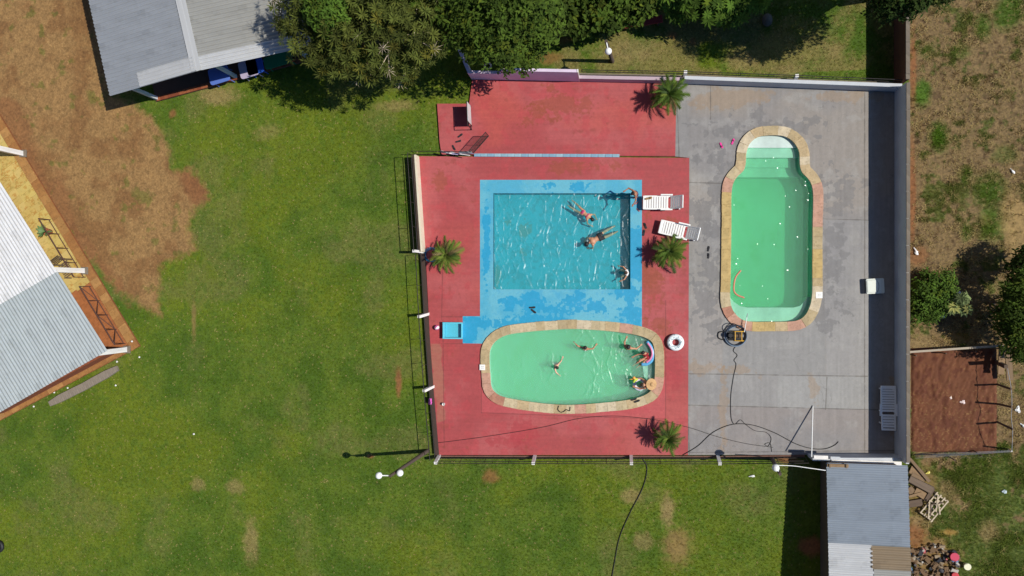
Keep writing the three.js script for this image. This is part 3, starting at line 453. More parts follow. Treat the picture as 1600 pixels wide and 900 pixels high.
// ---------------------------------------------------------------- corrugated roofs and buildings
// a ribbed metal sheet: origin o, u runs across the ribs, v along them
function ribbed(o, u, v, period, amp) {
  const L = u.length(), n = Math.max(2, Math.round(L / period)), prof = [[0, 0], [0.17, 0.25], [0.33, 0.75], [0.5, 1], [0.67, 0.75], [0.83, 0.25]], pos = [], uv = [], idx = [], nrm = V(0, 0, 0).crossVectors(v, u).normalize(); if (nrm.y < 0) nrm.negate();
  for (let i = 0; i < n; i++) for (const [t, h] of prof) { const f = (i + t) / n, a = o.clone().addScaledVector(u, f).addScaledVector(nrm, h * amp), b = a.clone().add(v); pos.push(a.x, a.y, a.z, b.x, b.y, b.z); uv.push(f * L, 0, f * L, v.length()); }
  const e = o.clone().add(u), e2 = e.clone().add(v); pos.push(e.x, e.y, e.z, e2.x, e2.y, e2.z); uv.push(L, 0, L, v.length());
  const m = pos.length / 6; for (let i = 0; i < m - 1; i++) idx.push(2 * i, 2 * i + 1, 2 * i + 2, 2 * i + 2, 2 * i + 1, 2 * i + 3);
  const g = new THREE.BufferGeometry(); g.setAttribute('position', new THREE.Float32BufferAttribute(pos, 3)); g.setAttribute('uv', new THREE.Float32BufferAttribute(uv, 2)); g.setIndex(idx); const f = g.toNonIndexed(); f.computeVertexNormals(); return f;
}
const roofTex = makeTex(0, 0, 1, 1, 512, 512, (u, v) => { const k = 0.8 + 0.32 * (per(u, v * 0.5, 4, 5) - 0.3) - 0.1 * sstep(0.6, 0.75, per(u + 0.3, v, 5, 5)); return [k, k, k * 1.01]; });
const zinc = (name, c, r = 0.5) => M(name, c, r, { map: tile(roofTex, 0.37), metalness: 0.15 });
const zincGrey = zinc('grey_zinc_sheet', rgb(160, 165, 170)), zincLight = zinc('light_zinc_sheet', rgb(198, 200, 200)), zincTan = zinc('dusty_zinc_sheet', rgb(160, 160, 154)), zincWhite = zinc('white_roof_sheet', rgb(226, 226, 224)), zincBlue = zinc('blue_grey_sheet', rgb(140, 150, 160)), zincBrown = zinc('rusty_sheet', rgb(140, 122, 96)), zincGreen = zinc('weathered_zinc_sheet', rgb(178, 186, 186));
const brickMats = [rgb(150, 84, 54), rgb(138, 72, 46), rgb(162, 96, 62)].map((c, i) => M('brick_' + i, c, 0.9, { map: tile(STONETEX, 2) }));
const woodMats = [rgb(120, 104, 88), rgb(134, 112, 86), rgb(104, 88, 74), rgb(150, 124, 92)].map((c, i) => M('timber_' + i, c, 0.85, { map: tile(WOODTEX, 1) }));
const postPaint = white, brownMetal = M('brown_railing_paint', rgb(92, 62, 54), 0.6, { map: tile(GRAIN, 2) });
function bricksAlong(parent, a, b, len, w, h, y) { const d = b.clone().sub(a), L = Math.hypot(d.x, d.z), n = Math.round(L / len), ang = Math.atan2(-d.z, d.x), g = box(L / n - 0.012, h, w, 0, 0, 0, 0.006); for (let i = 0; i < n; i++) { const m = mesh('brick', g, brickMats[Math.floor(rnd() * 3)], parent); m.position.set(mix(a.x, b.x, (i + 0.5) / n), y + rr(-0.004, 0.004), mix(a.z, b.z, (i + 0.5) / n)); m.rotation.y = ang + rr(-0.015, 0.015); } }
const tubeFrame = (parent, name, pts, r, mat) => { for (let i = 0; i < pts.length - 1; i++) mesh(name, bar(pts[i], pts[i + 1], r, 7), mat, parent); };

// pavilion at the top of the picture
{
  const b = thing('pavilion', 'open pavilion with pale ridged roof in the shade of the trees', 'pavilion');
  const E = 2.8, R = 3.35, p0 = G(172, 150, E), r0 = G(308, 111, R), back = G(283, 0, R).sub(r0).setY(0).normalize(), LEN = 7.5;
  const half = V(r0.x - p0.x, 0, r0.z - p0.z), along = back.clone();
  const side = half.clone().addScaledVector(along, -half.dot(along));
  const e0 = V(r0.x + side.x * 1.12, E - 0.06, r0.z + side.z * 1.12 + 0.2);
  const start = p0.clone().addScaledVector(along, 0);
  const strips = [[0, 0.7], [0.7, 1.7], [1.7, 2.7], [2.7, 3.7], [3.7, 4.7], [4.7, 5.7], [5.7, 6.7], [6.7, 7.7]];
  strips.forEach(([a, c], i) => {
    const u = along.clone().multiplyScalar(c - a + 0.02), lo = p0.clone().addScaledVector(along, a).add(V(0, i % 2 * 0.004, 0)), ro = r0.clone().addScaledVector(along, a).add(V(0, i % 2 * 0.004, 0));
    mesh('roof_sheet', ribbed(lo, u, ro.clone().sub(lo), 0.19, 0.05), zincGrey, b);
    const eo = e0.clone().addScaledVector(along, a).add(V(0, i % 2 * 0.004, 0));
    mesh('roof_sheet', ribbed(ro, u, eo.clone().sub(ro), 0.19, 0.05), [zincLight, zincTan, zincTan, zincTan, zincLight, zincLight, zincTan, zincLight][i], b);
  });
  { const lo = p0.clone().lerp(r0, 0.36).add(V(0, 0.06, 0)), v = r0.clone().sub(p0).multiplyScalar(0.63); mesh('roof_patch', ribbed(lo, along.clone().multiplyScalar(0.74), v, 0.19, 0.04), zincLight, b); }
  mesh('ridge_cap', merged([beam(r0.clone().add(V(-0.12, 0.06, 0)), r0.clone().add(V(-0.12, 0.06, 0)).addScaledVector(along, LEN), 0.26, 0.02), beam(r0.clone().add(V(0.12, 0.05, 0)), r0.clone().add(V(0.12, 0.05, 0)).addScaledVector(along, LEN), 0.26, 0.02)]), zincLight, b);
  // floor with a brick border under the front edge
  const f0 = G(246, 158, 0.12), f1 = G(372, 124, 0.12), f2 = f0.clone().lerp(f1, 1.85), inn = along.clone().multiplyScalar(6.5), fl = f0.clone().addScaledVector(f1.clone().sub(f0), -0.02);
  mesh('floor_slab', slab([fl, f2, f2.clone().add(inn), fl.clone().add(inn)], [], 0.1, 0.14), M('dark_floor', rgb(96, 70, 58), 0.8, { map: tile(GRAIN, 1) }), b);
  bricksAlong(b, f0.clone().addScaledVector(along, 0.12), f2.clone().addScaledVector(along, 0.12), 0.22, 0.24, 0.07, 0.13);
  const postAt = [0, 0.985, 1.85];
  for (const t of postAt) { const q = f0.clone().lerp(f1, t).addScaledVector(along, 0.16), roofY = 2.62; mesh('post', box(0.17, roofY - 0.1, 0.17, q.x, (roofY + 0.1) / 2, q.z, 0.01), greyWall, b); }
  for (const t of postAt) { const q = f0.clone().lerp(f1, t).addScaledVector(along, 5.6); mesh('post', box(0.17, 2.2, 0.17, q.x, 1.2, q.z, 0.01), greyWall, b); }
  const tr = f0.clone().lerp(f1, 0).addScaledVector(along, 0.3).setY(2.2), tr2 = f0.clone().lerp(f1, 1.85).addScaledVector(along, 0.3).setY(2.2);
  mesh('tie_beam', beam(tr, tr2, 0.12, 0.14), woodMats[2], b);
  for (let i = 0; i < 5; i++) { const a = tr.clone().lerp(tr2, i / 5), c = tr.clone().lerp(tr2, (i + 0.5) / 5).setY(2.42), d = tr.clone().lerp(tr2, (i + 1) / 5); mesh('truss_bar', bar(a, c, 0.022), woodMats[0], b); mesh('truss_bar', bar(c, d, 0.022), woodMats[0], b); }
  const back0 = fl.clone().add(inn).setY(0.1), back1 = f2.clone().add(inn).setY(0.1); wallBetween(b, 'back_wall', back0, back1, 0.15, 2.3, cream, -1, 0.05);
  // tables under the roof edge
  const tbl = (px, py, w, d, turn, c, name, label) => { const t = thing(name, label, 'table', G(px, py, 0.74).setY(0.1), turn), mat = M(name + '_plastic', c, 0.5); const s = new THREE.Shape(), rx = w / 2, rz = d / 2, k = 0.16; s.moveTo(-rx + k, -rz); s.lineTo(rx - k, -rz); s.quadraticCurveTo(rx, -rz, rx, -rz + k); s.lineTo(rx, rz - k); s.quadraticCurveTo(rx, rz, rx - k, rz); s.lineTo(-rx + k, rz); s.quadraticCurveTo(-rx, rz, -rx, rz - k); s.lineTo(-rx, -rz + k); s.quadraticCurveTo(-rx, -rz, -rx + k, -rz); const g = new THREE.ExtrudeGeometry(s, { depth: 0.03, bevelEnabled: true, bevelSize: 0.008, bevelThickness: 0.008, bevelSegments: 2 }); g.rotateX(-Math.PI / 2); g.translate(0, 0.62, 0); mesh('tabletop', g, mat, t); for (const [sx, sz] of [[1, 1], [1, -1], [-1, 1], [-1, -1]]) mesh('leg', bar(V(sx * (rx - 0.1), 0, sz * (rz - 0.1)), V(sx * (rx - 0.16), 0.62, sz * (rz - 0.16)), 0.025), mat, t); };
  tbl(342, 117, 1.1, 0.85, 0.24, rgb(88, 116, 190), 'pale_blue_table', 'pale blue table by the pavilion post under the roof edge');
  tbl(388, 107, 1.0, 0.9, 0.24, rgb(176, 166, 190), 'grey_table', 'greyish table between the two blue tables under the pavilion');
  tbl(398, 103, 0.9, 0.85, 0.24, rgb(40, 90, 190), 'blue_table', 'bright blue table under the pavilion roof edge');
  tbl(434, 94, 1.5, 0.62, 0.24, rgb(20, 120, 84), 'green_table', 'long green table at the tree end of the pavilion');
}
// veranda building on the left
{
  const b = thing('veranda_building', 'building with ribbed white and grey roof over a tiled veranda', 'building');
  const RH = 2.35, c = G(168, 548, RH), e1 = G(0, 283, RH).sub(c).setY(0).normalize(), e2 = G(0, 646, RH + 0.66).sub(c).setY(0).normalize();
  // ribs run along e1; sheets are laid side by side along e2
  const lap = c.clone().addScaledVector(e1, c.distanceTo(G(88, 424, RH)));
  const grey = c.distanceTo(G(90, 424, RH)), full = 15, W = 1.02;
  for (let i = 0; i < 9; i++) {
    const o = c.clone().addScaledVector(e2, i * W).add(V(0, i * 0.13 + (i % 2) * 0.004, 0)), u = e2.clone().multiplyScalar(W + 0.03).add(V(0, 0.13, 0));
    mesh('roof_sheet', ribbed(o, u, e1.clone().multiplyScalar(grey + 0.1), 0.165, 0.045), zincGreen, b);
    mesh('roof_sheet', ribbed(o.clone().addScaledVector(e1, grey - 0.02).add(V(0, 0.028, 0)), u, e1.clone().multiplyScalar(full - grey), 0.165, 0.045), zincWhite, b);
  }
  // floor
  const k = G(218, 541, 0.12), fa = G(0, 181, 0.12), fb = G(0, 657, 0.12), d1 = fa.clone().sub(k).setY(0).normalize(), d2 = fb.clone().sub(k).setY(0).normalize();
  const P = (s, t, y = 0.12) => k.clone().addScaledVector(d1, s).addScaledVector(d2, t).setY(y);
  mesh('floor_slab', slab([P(-0, -0), P(17, 0), P(17, 12), P(0, 12)], [], 0.08, 0.12), M('terracotta_base', rgb(150, 96, 56), 0.9, { map: tile(STONETEX, 1.2) }), b);
  const edgeMats = [rgb(178, 134, 80), rgb(170, 124, 72), rgb(184, 140, 86), rgb(166, 118, 68)].map((q, i) => M('veranda_border_' + i, q, 0.85, { map: tile(STONETEX, 1 + i * 0.3) }));
  const place = (name, s, t, w, d, m, y = 0.1, h = 0.04) => { const g = mesh(name, box(w - 0.008, h, d - 0.008, 0, 0, 0, 0.005), m, b), q = P(s + w / 2, t + d / 2, y); g.position.copy(q); g.rotation.y = Math.atan2(-d1.z, d1.x); planarUV(g.geometry, rr(0, 4), rr(0, 4)); };
  for (let s = 0; s < 16; s += 0.5) place('border_tile', s, 0.02, 0.5, 0.52, edgeMats[Math.floor(rnd() * 4)]);
  for (let t = 0.56; t < 10; t += 0.5) place('border_tile', 0.02, t, 0.3, 0.5, edgeMats[1 + Math.floor(rnd() * 3)], 0.095);
  const tileTex = makeTex(0, 0, 1, 1, 512, 512, (u, v) => { const n = per(u, v, 3, 5), vein = 1 - sstep(0.0, 0.05, Math.abs(per(u, v * 1, 4, 4) - 0.42)); let q = mix3(rgb(206, 178, 104), rgb(190, 170, 112), n); q = mix3(q, rgb(170, 116, 50), vein * 0.7); return mix3(q, rgb(150, 130, 70), sstep(0.55, 0.75, per(u + 0.2, v, 8, 3)) * 0.5); });
  const tileMats = [0.55, 0.8, 0.65].map((r, i) => M('veranda_tile_' + i, [[1, 1, 1], [0.9, 0.88, 0.82], [0.96, 0.98, 0.9]][i], 0.35, { map: tile(tileTex, r) }));
  const redTile = M('veranda_red_tile', rgb(176, 112, 70), 0.6, { map: tile(STONETEX, 1) });
  for (let s = 0.34; s < 16; s += 0.45) for (let t = 0.56; t < 3.4; t += 0.9) place('floor_tile', s, t, 0.45, 0.9, s < 4.35 ? redTile : tileMats[Math.floor(rnd() * 3)], 0.1, 0.045);
  // posts
  const posts = [G(200, 546, 0.12), G(134, 423, 0.12), G(38, 240, 0.12)];
  posts.forEach((q, i) => { mesh('post', beam(q.clone().add(V(-0.14, 0, 0)).setY(0.1), q.clone().add(V(-0.14, 0, 0)).setY(2.25), 0.26, 0.26), white, b); mesh('plinth', box(0.42, 0.06, 0.4, q.x - 0.05, 0.15, q.z, 0.01), copingMat, b); });
  const rail = (s0, s1, t) => { const n = Math.max(2, Math.round((s1 - s0) / 0.9)); mesh('railing_bar', bar(P(s0, t, 0.95), P(s1, t, 0.95), 0.035), brownMetal, b); mesh('railing_bar', bar(P(s0, t, 0.25), P(s1, t, 0.25), 0.025), brownMetal, b); for (let i = 0; i <= n; i++) { mesh('railing_bar', bar(P(mix(s0, s1, i / n), t, 0.12), P(mix(s0, s1, i / n), t, 0.95), 0.022), brownMetal, b); if (i < n && s0 < 3) mesh('railing_bar', bar(P(mix(s0, s1, i / n), t, i % 2 ? 0.25 : 0.95), P(mix(s0, s1, (i + 1) / n), t, i % 2 ? 0.95 : 0.25), 0.02), brownMetal, b); } };
  rail(0.5, 4.2, 0.62); rail(4.8, 8.6, 0.62);
  // inner wall far under the roof
  wallBetween(b, 'wall_face', P(1, 3.4), P(16, 3.4), 0.15, 2.2, cream, 0, 0.05);
  wallBetween(b, 'end_wall', P(0.34, 0.9), P(0.34, 9), 0.14, 0.9, brickMats[0], 0, 0.05);
  // chair and plant on the veranda
  const q = P(5.6, 1.05, 0.12), ch = thing('slatted_chair', 'dark slatted wooden chair on the tiled veranda under the roof edge', 'chair', q, Math.atan2(-d1.z, d1.x) + Math.PI / 2);
  for (let i = 0; i < 8; i++) mesh('slat', box(0.62, 0.02, 0.06, 0, 0.42, -0.42 + i * 0.105, 0.004), woodMats[2], ch);
  for (let i = 0; i < 5; i++) { const s = mesh('back_slat', box(0.62, 0.06, 0.02, 0, 0.52 + i * 0.09, 0.46 + i * 0.04, 0.004), woodMats[2], ch); }
  for (const [sx, sz] of [[1, 1], [1, -1], [-1, 1], [-1, -1]]) mesh('leg', box(0.05, sz > 0 ? 0.9 : 0.5, 0.05, sx * 0.29, sz > 0 ? 0.45 : 0.25, sz * 0.42), woodMats[2], ch);
  const pl = thing('potted_agave', 'spiky green plant in a pot on the tiled veranda', 'plant', P(8.0, 1.0, 0.12)); mesh('pot', new THREE.LatheGeometry([[0, 0], [0.14, 0], [0.19, 0.3], [0.21, 0.32], [0.17, 0.32], [0.16, 0.26], [0, 0.26]].map(([x, y]) => new THREE.Vector2(x, y)), 20), M('clay_pot', rgb(150, 90, 60), 0.85), pl);
  const leafG = new THREE.BufferGeometry(); { const p = [], ix = []; for (let i = 0; i <= 6; i++) { const t = i / 6, w = 0.045 * Math.sin(Math.PI * (0.12 + 0.88 * (1 - t))) + 0.002; p.push(0.5 * t, 0.26 * t * (1.4 - t), -w, 0.5 * t, 0.26 * t * (1.4 - t) - 0.012, 0, 0.5 * t, 0.26 * t * (1.4 - t), w); if (i < 6) { const a = i * 3; ix.push(a, a + 1, a + 3, a + 3, a + 1, a + 4, a + 1, a + 2, a + 4, a + 4, a + 2, a + 5); } } leafG.setAttribute('position', new THREE.Float32BufferAttribute(p, 3)); leafG.setIndex(ix); leafG.computeVertexNormals(); }
  const agaveMat = M('agave_leaf', rgb(92, 120, 70), 0.6, { side: THREE.DoubleSide }); for (let i = 0; i < 26; i++) { const l = mesh('leaf', leafG, agaveMat, pl); l.position.y = 0.28; l.rotation.set(0, i * 2.4, rr(0.0, 0.9)); l.rotation.order = 'YXZ'; l.scale.setScalar(rr(0.7, 1.05)); }
}
// tin shed at the bottom
{
  const b = thing('tin_shed', 'shed with blue grey corrugated roof against the vacant lot', 'shed');
  const y0 = 1.45, y1 = 2.0, L = G(1291, 723, y0), R = G(1418, 723, y0), zEnd = G(1291, 985, y1).z, zAt = (py, y) => G(1350, py, y).z, slope = (z) => mix(y0, y1, (z - L.z) / (zEnd - L.z));
  const xr = R.x - L.x;
  const strip = (x0, x1, za, zb, mat, lift) => { const o = V(x0, slope(za) + lift, za), u = V(0, slope(zb) - slope(za), zb - za); mesh('roof_sheet', ribbed(o, u, V(x1 - x0, 0, 0), 0.19, 0.045), mat, b); };
  const zs = [L.z, zAt(768, 1.6), zAt(812, 1.65), zAt(851, 1.72)];
  for (let i = 0; i < 3; i++) strip(L.x, R.x, zs[i], zs[i + 1] + 0.03, zincBlue, i % 2 * 0.006);
  const z4 = zAt(890, 1.8); strip(L.x, G(1361, 870, 1.75).x + 0.05, zs[3], z4 + 0.03, zincLight, 0.012); strip(G(1361, 870, 1.75).x, R.x, zs[3] + 0.02, z4 - 0.05, zincBrown, 0.03); strip(L.x, G(1365, 890, 1.8).x, z4, zEnd, zincLight, 0.004); strip(G(1365, 890, 1.8).x, R.x, z4 - 0.06, zEnd, zincTan, 0.0);
  const wall = M('shed_wall', rgb(120, 96, 78), 0.9, { map: tile(greyWallTex, 0.7) });
  wallBetween(b, 'wall_face', V(L.x + 0.2, 0, L.z + 0.1), V(L.x + 0.2, 0, zEnd), 0.1, y0 - 0.05, wall, 0); wallBetween(b, 'wall_face', V(R.x - 0.3, 0, L.z + 0.1), V(R.x - 0.3, 0, zEnd), 0.1, y0 - 0.05, wall, 0); wallBetween(b, 'wall_face', V(L.x + 0.25, 0, L.z + 0.1), V(R.x - 0.36, 0, L.z + 0.1), 0.1, y0 - 0.06, wall, 0);
  for (const x of [L.x + 0.08, (L.x + R.x) / 2, R.x - 0.1]) mesh('rafter', beam(V(x, y0 - 0.06, L.z + 0.05), V(x, y1 - 0.06, zEnd), 0.07, 0.09), woodMats[2], b);
  const bd = thing('roof_board', 'short weathered board lying on the tin shed roof edge', 'board', G(1309, 727.5, 1.53)); mesh('plank', box(0.9, 0.05, 0.14, 0, 0, 0, 0.006), woodMats[3], bd); mesh('cross_piece', box(0.06, 0.05, 0.18, -0.35, 0.05, 0), woodMats[1], bd); mesh('cross_piece', box(0.06, 0.05, 0.18, 0.35, 0.05, 0), woodMats[1], bd);
}

// ---------------------------------------------------------------- trees, palms, bushes
function leafFan(list) { // list of {dir (yaw), pitch, len, w, off}
  const pos = [], idx = [];
  for (const l of list) {
    const cy = Math.cos(l.yaw), sy = Math.sin(l.yaw), at = (r, y, w) => [l.o.x + cy * r - sy * w, l.o.y + y, l.o.z + sy * r + cy * w], n = pos.length / 3, q = l.len, up = Math.sin(l.pitch), ou = Math.cos(l.pitch);
    pos.push(...at(0, 0, 0), ...at(q * 0.5 * ou, q * 0.5 * up, -l.w / 2), ...at(q * 0.5 * ou, q * 0.5 * up - l.w * 0.12, 0), ...at(q * 0.5 * ou, q * 0.5 * up, l.w / 2), ...at(q * ou, q * (up - 0.16), 0));
    idx.push(n, n + 1, n + 2, n, n + 2, n + 3, n + 1, n + 4, n + 2, n + 2, n + 4, n + 3);
  }
  const g = new THREE.BufferGeometry(); g.setAttribute('position', new THREE.Float32BufferAttribute(pos, 3)); g.setIndex(idx); const f = g.toNonIndexed(); f.computeVertexNormals(); return f;
}
const rosette = leafFan([...Array(15)].map((_, i) => ({ yaw: i * 2.4, pitch: i < 5 ? 0.9 : 0.15 + rr(0, 0.35), len: rr(0.26, 0.4), w: rr(0.045, 0.07), o: V(0, 0, 0) })));
const spray = (n, R, len, w) => leafFan([...Array(n)].map(() => ({ yaw: rr(0, 6.28), pitch: rr(-0.5, 0.7), len: len * rr(0.7, 1.2), w: w * rr(0.7, 1.2), o: V(rr(-R, R), rr(-R, R) * 0.6, rr(-R, R)) })));
const bigLeafFan = leafFan([...Array(9)].map((_, i) => ({ yaw: i * 0.7 + rr(-0.1, 0.1), pitch: rr(-0.1, 0.35), len: rr(0.32, 0.42), w: 0.13, o: V(0, 0, 0) })));
const sprayA = spray(16, 0.2, 0.17, 0.065), sprayB = spray(14, 0.22, 0.22, 0.09), sprayC = spray(14, 0.24, 0.3, 0.13), sprayS = spray(16, 0.13, 0.1, 0.05);
const leafMat = (name, c) => M(name, c, 0.85, { side: THREE.DoubleSide, transmission: 0.25, thickness: 0, specularIntensity: 0.25 });
const leafDark = leafMat('dark_leaf', [0.03, 0.058, 0.009]), leafMid = leafMat('mid_leaf', [0.06, 0.105, 0.012]), leafOlive = leafMat('olive_leaf', [0.085, 0.108, 0.02]), leafBright = leafMat('bright_leaf', [0.07, 0.135, 0.016]), leafPale = leafMat('pale_leaf', [0.2, 0.27, 0.11]), bark = M('bark', rgb(120, 108, 94), 0.9, { map: tile(STONETEX, 2) }), twigMat = M('pale_twig', rgb(186, 170, 146), 0.85);
function crown(parent, name, geo, mat, lobes, perM2, sc, tint = 0.5) {
  const list = [];
  for (const [px, py, h, r, flat = 0.7] of lobes) {
    const c = G(px, py, h), n = Math.round(perM2 * 4 * Math.PI * r * r * 0.7);
    for (let i = 0; i < n; i++) { const y = rr(-0.55, 1), a = rr(0, 6.283), q = Math.sqrt(1 - y * y), k = r * (rnd() < 0.75 ? rr(0.82, 1.08) : rr(0.3, 0.85)) * (0.82 + 0.4 * vn(px + a * 2.2, py + y * 3)); list.push([c.x + Math.cos(a) * q * k, c.y + y * k * flat, c.z + Math.sin(a) * q * k, Math.cos(a) * q, y, Math.sin(a) * q]); }
  }
  const m = new THREE.InstancedMesh(geo, mat, list.length); m.name = name; m.castShadow = m.receiveShadow = true; m.userData.kind = 'stuff';
  const M4 = new THREE.Matrix4(), Q = new THREE.Quaternion(), Q2 = new THREE.Quaternion(), C = new THREE.Color();
  list.forEach(([x, y, z, nx, ny, nz], i) => { Q.setFromUnitVectors(V(0, 1, 0), V(nx * 0.7 + rr(-0.2, 0.2), ny * 0.6 + 0.75, nz * 0.7 + rr(-0.2, 0.2)).normalize()); Q2.setFromAxisAngle(V(0, 1, 0), rr(0, 6.28)); Q.multiply(Q2); const s = sc * rr(0.7, 1.25); M4.compose(V(x, y, z), Q, V(s, s, s)); m.setMatrixAt(i, M4); const k = 1 + rr(-tint, tint), w = rnd() < 0.08 ? 0.5 : rr(0, 0.15); C.setRGB(k * (1 + w), k * (1 + w * 0.25), k * (1 - 0.3 * w)); m.setColorAt(i, C); });
  parent.add(m); return list;
}
function trunkOf(parent, base, lobes, r) {
  const top = V(0, 0, 0); lobes.forEach(([px, py, h]) => top.add(G(px, py, h))); top.divideScalar(lobes.length); const fork = base.clone().lerp(top, 0.45).setY(Math.max(0.6, top.y * 0.45));
  mesh('trunk', tube([base.clone().setY(-0.1), base.clone().lerp(fork, 0.5).add(V(0.08, 0, 0.05)), fork], r, 6, false, 9), bark, parent);
  for (const [px, py, h, rad] of lobes) { const e = G(px, py, h).add(V(rr(-0.2, 0.2), -0.1, rr(-0.2, 0.2))); mesh('limb', tube([fork, fork.clone().lerp(e, 0.5).add(V(rr(-0.2, 0.2), 0.25, rr(-0.2, 0.2))), e], r * 0.35, 5, false, 6), bark, parent); }
}
function tree(name, label, basePx, lobes, geo, mat, perM2, sc, r, extra) { const t = thing(name, label, 'tree'); trunkOf(t, G(...basePx, 0), lobes, r); const list = crown(t, 'crown', geo, mat, lobes, perM2, sc); if (extra) extra(t, list); return t; }
const deadFan = leafFan([...Array(10)].map((_, i) => ({ yaw: i * 0.63 + rr(-0.15, 0.15), pitch: rr(-0.1, 0.3), len: rr(0.3, 0.46), w: 0.018, o: V(0, 0, 0) })));
tree('whorled_tree', 'tall tree with whorled narrow leaves and pale bare twigs by the pavilion', [590, 60], [[480, 48, 4.9, 1.25], [515, 78, 4.6, 1.15], [560, 68, 5.1, 1.35], [615, 73, 5, 1.3], [655, 55, 4.9, 1.25], [470, 13, 5.1, 1.2], [545, 18, 5.7, 1.5], [615, 15, 5.8, 1.5], [665, 13, 5.2, 1.2], [575, 101, 4.2, 0.75], [640, 96, 4.2, 0.8], [535, 105, 4.1, 0.6], [500, -32, 5.6, 1.6], [580, -37, 6, 1.8], [650, -37, 5.8, 1.6]], rosette, leafOlive, 5.6, 0.95, 0.22, (t, list) => {
  for (let i = 0; i < 46; i++) { const p = list[Math.floor(rnd() * list.length)], e = V(p[0], p[1] + 0.12, p[2]), d = V(p[3] + rr(-0.5, 0.5), 0.1, p[5] + rr(-0.5, 0.5)).normalize(), a = e.clone().addScaledVector(d, -rr(0.5, 0.9)), b = e.clone().addScaledVector(d, rr(0.05, 0.3)); mesh('twig', bar(a.add(V(0, -0.1, 0)), b, 0.028, 5, 0.015), twigMat, t); if (i % 2) { const f = mesh('dry_whorl', deadFan, twigMat, t); f.position.copy(b); f.rotation.set(rr(-0.4, 0.4), rr(0, 6), rr(-0.4, 0.4)); } }
  for (const [x0, y0, x1, y1] of [[556, 111, 557, 133], [634, 112, 622, 138], [577, 95, 580, 128]]) { const a = G(x0, y0, 4), b = G(x1, y1, 3.8); mesh('twig', bar(a, b, 0.03, 6, 0.02), twigMat, t); const f = mesh('dry_whorl', deadFan, twigMat, t); f.position.copy(b.clone().lerp(a, 0.3)); }
});
{ const t = scene.children.find((o) => o.name === 'whorled_tree'); crown(t, 'young_leaves', sprayB, leafBright, [[515, 18, 6.2, 0.8], [500, 8, 6.1, 0.7]], 26, 0.9); }
tree('pointed_leaf_tree', 'dense mid green tree overhanging the lilac wall', [790, 40], [[720, 25, 5.2, 1.3], [765, 50, 5.0, 1.35], [808, 62, 3.6, 1.25], [832, 30, 3.8, 1.3], [770, 10, 5.8, 1.6], [822, 88, 3.0, 0.75], [725, -15, 5.6, 1.5], [800, -20, 6, 1.8], [745, 42, 4.8, 0.9], [790, 92, 3.8, 0.5]], sprayB, leafMid, 7.5, 1.0, 0.2);
tree('broadleaf_tree', 'dark broadleaf tree over the red bench plank', [920, 20], [[872, 12, 1.86, 1.10], [905, 16, 1.81, 1.06], [945, 8, 1.86, 1.10], [985, 4, 1.77, 1.01], [1003, 6, 1.66, 0.69], [955, 28, 1.41, 0.55], [900, 30, 1.49, 0.55], [985, 22, 1.37, 0.46], [870, -31, 2.14, 1.38], [940, -36, 2.17, 1.47], [1010, -31, 2.10, 1.29], [840, -1, 1.97, 1.01]], sprayC, leafMid, 6.5, 0.95, 0.18);
tree('drooping_tree', 'tree with large drooping leaves at the top edge beyond the red bench', [1110, 10], [[1066, 4, 1.87, 0.70], [1060, 18, 1.61, 0.40], [1128, 6, 2.03, 0.85], [1140, 20, 1.82, 0.50], [1162, -4, 2.08, 0.80], [1100, -22, 2.39, 1.30], [1165, -30, 2.39, 1.30], [1050, -25, 2.18, 1.00]], bigLeafFan, leafBright, 10, 0.9, 0.15);
tree('corner_tree', 'tree whose branch tips hang over the brick wall end', [1430, -20], [[1386, 4, 4.6, 0.6], [1415, 2, 4.6, 0.65], [1400, -30, 5.2, 1.3], [1450, -60, 5.4, 1.6], [1490, -100, 6, 2.0], [1440, -120, 6, 1.9], [1385, -95, 5.2, 1.4], [1335, -85, 4.6, 1.1], [1390, -52, 7, 0.9], [1425, -60, 7, 1.1]], sprayA, leafDark, 13, 1.1, 0.2);
// palms
const frondGeos = [0, 1, 2, 3].map((k) => {
  const L = 0.82, list = [], pos = [], idx = [], P = (t) => V(L * t * (0.96 - 0.12 * t * k / 3), L * (0.55 * t - (0.5 + 0.12 * k) * t * t), 0.05 * Math.sin(k + t * 2));
  const tri = (a, b, c) => { const n = pos.length / 3; pos.push(a.x, a.y, a.z, b.x, b.y, b.z, c.x, c.y, c.z); idx.push(n, n + 1, n + 2); };
  for (let i = 0; i < 8; i++) { const a = P(i / 8), b = P((i + 1) / 8), w = 0.011 * (1 - i / 9); tri(a.clone().add(V(0, 0, -w)), b.clone().add(V(0, 0, -w)), a.clone().add(V(0, 0, w))); tri(b.clone().add(V(0, 0, -w)), b.clone().add(V(0, 0, w)), a.clone().add(V(0, 0, w))); }
  for (let i = 0; i < 24; i++) for (const s of [-1, 1]) { const t = 0.16 + 0.82 * i / 24, o = P(t), l = 0.2 * Math.sin(Math.PI * (0.18 + 0.78 * t)) + 0.04, dir = V(0.95 + rr(-0.15, 0.15), rr(-0.2, 0.2), s * 0.6).normalize(), tip = o.clone().addScaledVector(dir, l).add(V(0, -0.04, 0)); tri(o.clone().add(V(-0.018, 0, 0)), o.clone().add(V(0.018, 0, 0)), tip); }
  const g = new THREE.BufferGeometry(); g.setAttribute('position', new THREE.Float32BufferAttribute(pos, 3)); g.setIndex(idx); const f = g.toNonIndexed(); f.computeVertexNormals(); return f;
});
const palmMats = [leafMat('palm_green', [0.1, 0.17, 0.025]), leafMat('palm_light', [0.19, 0.25, 0.04]), leafMat('palm_dark', [0.07, 0.115, 0.035]), leafMat('palm_dry', [0.24, 0.19, 0.08])];
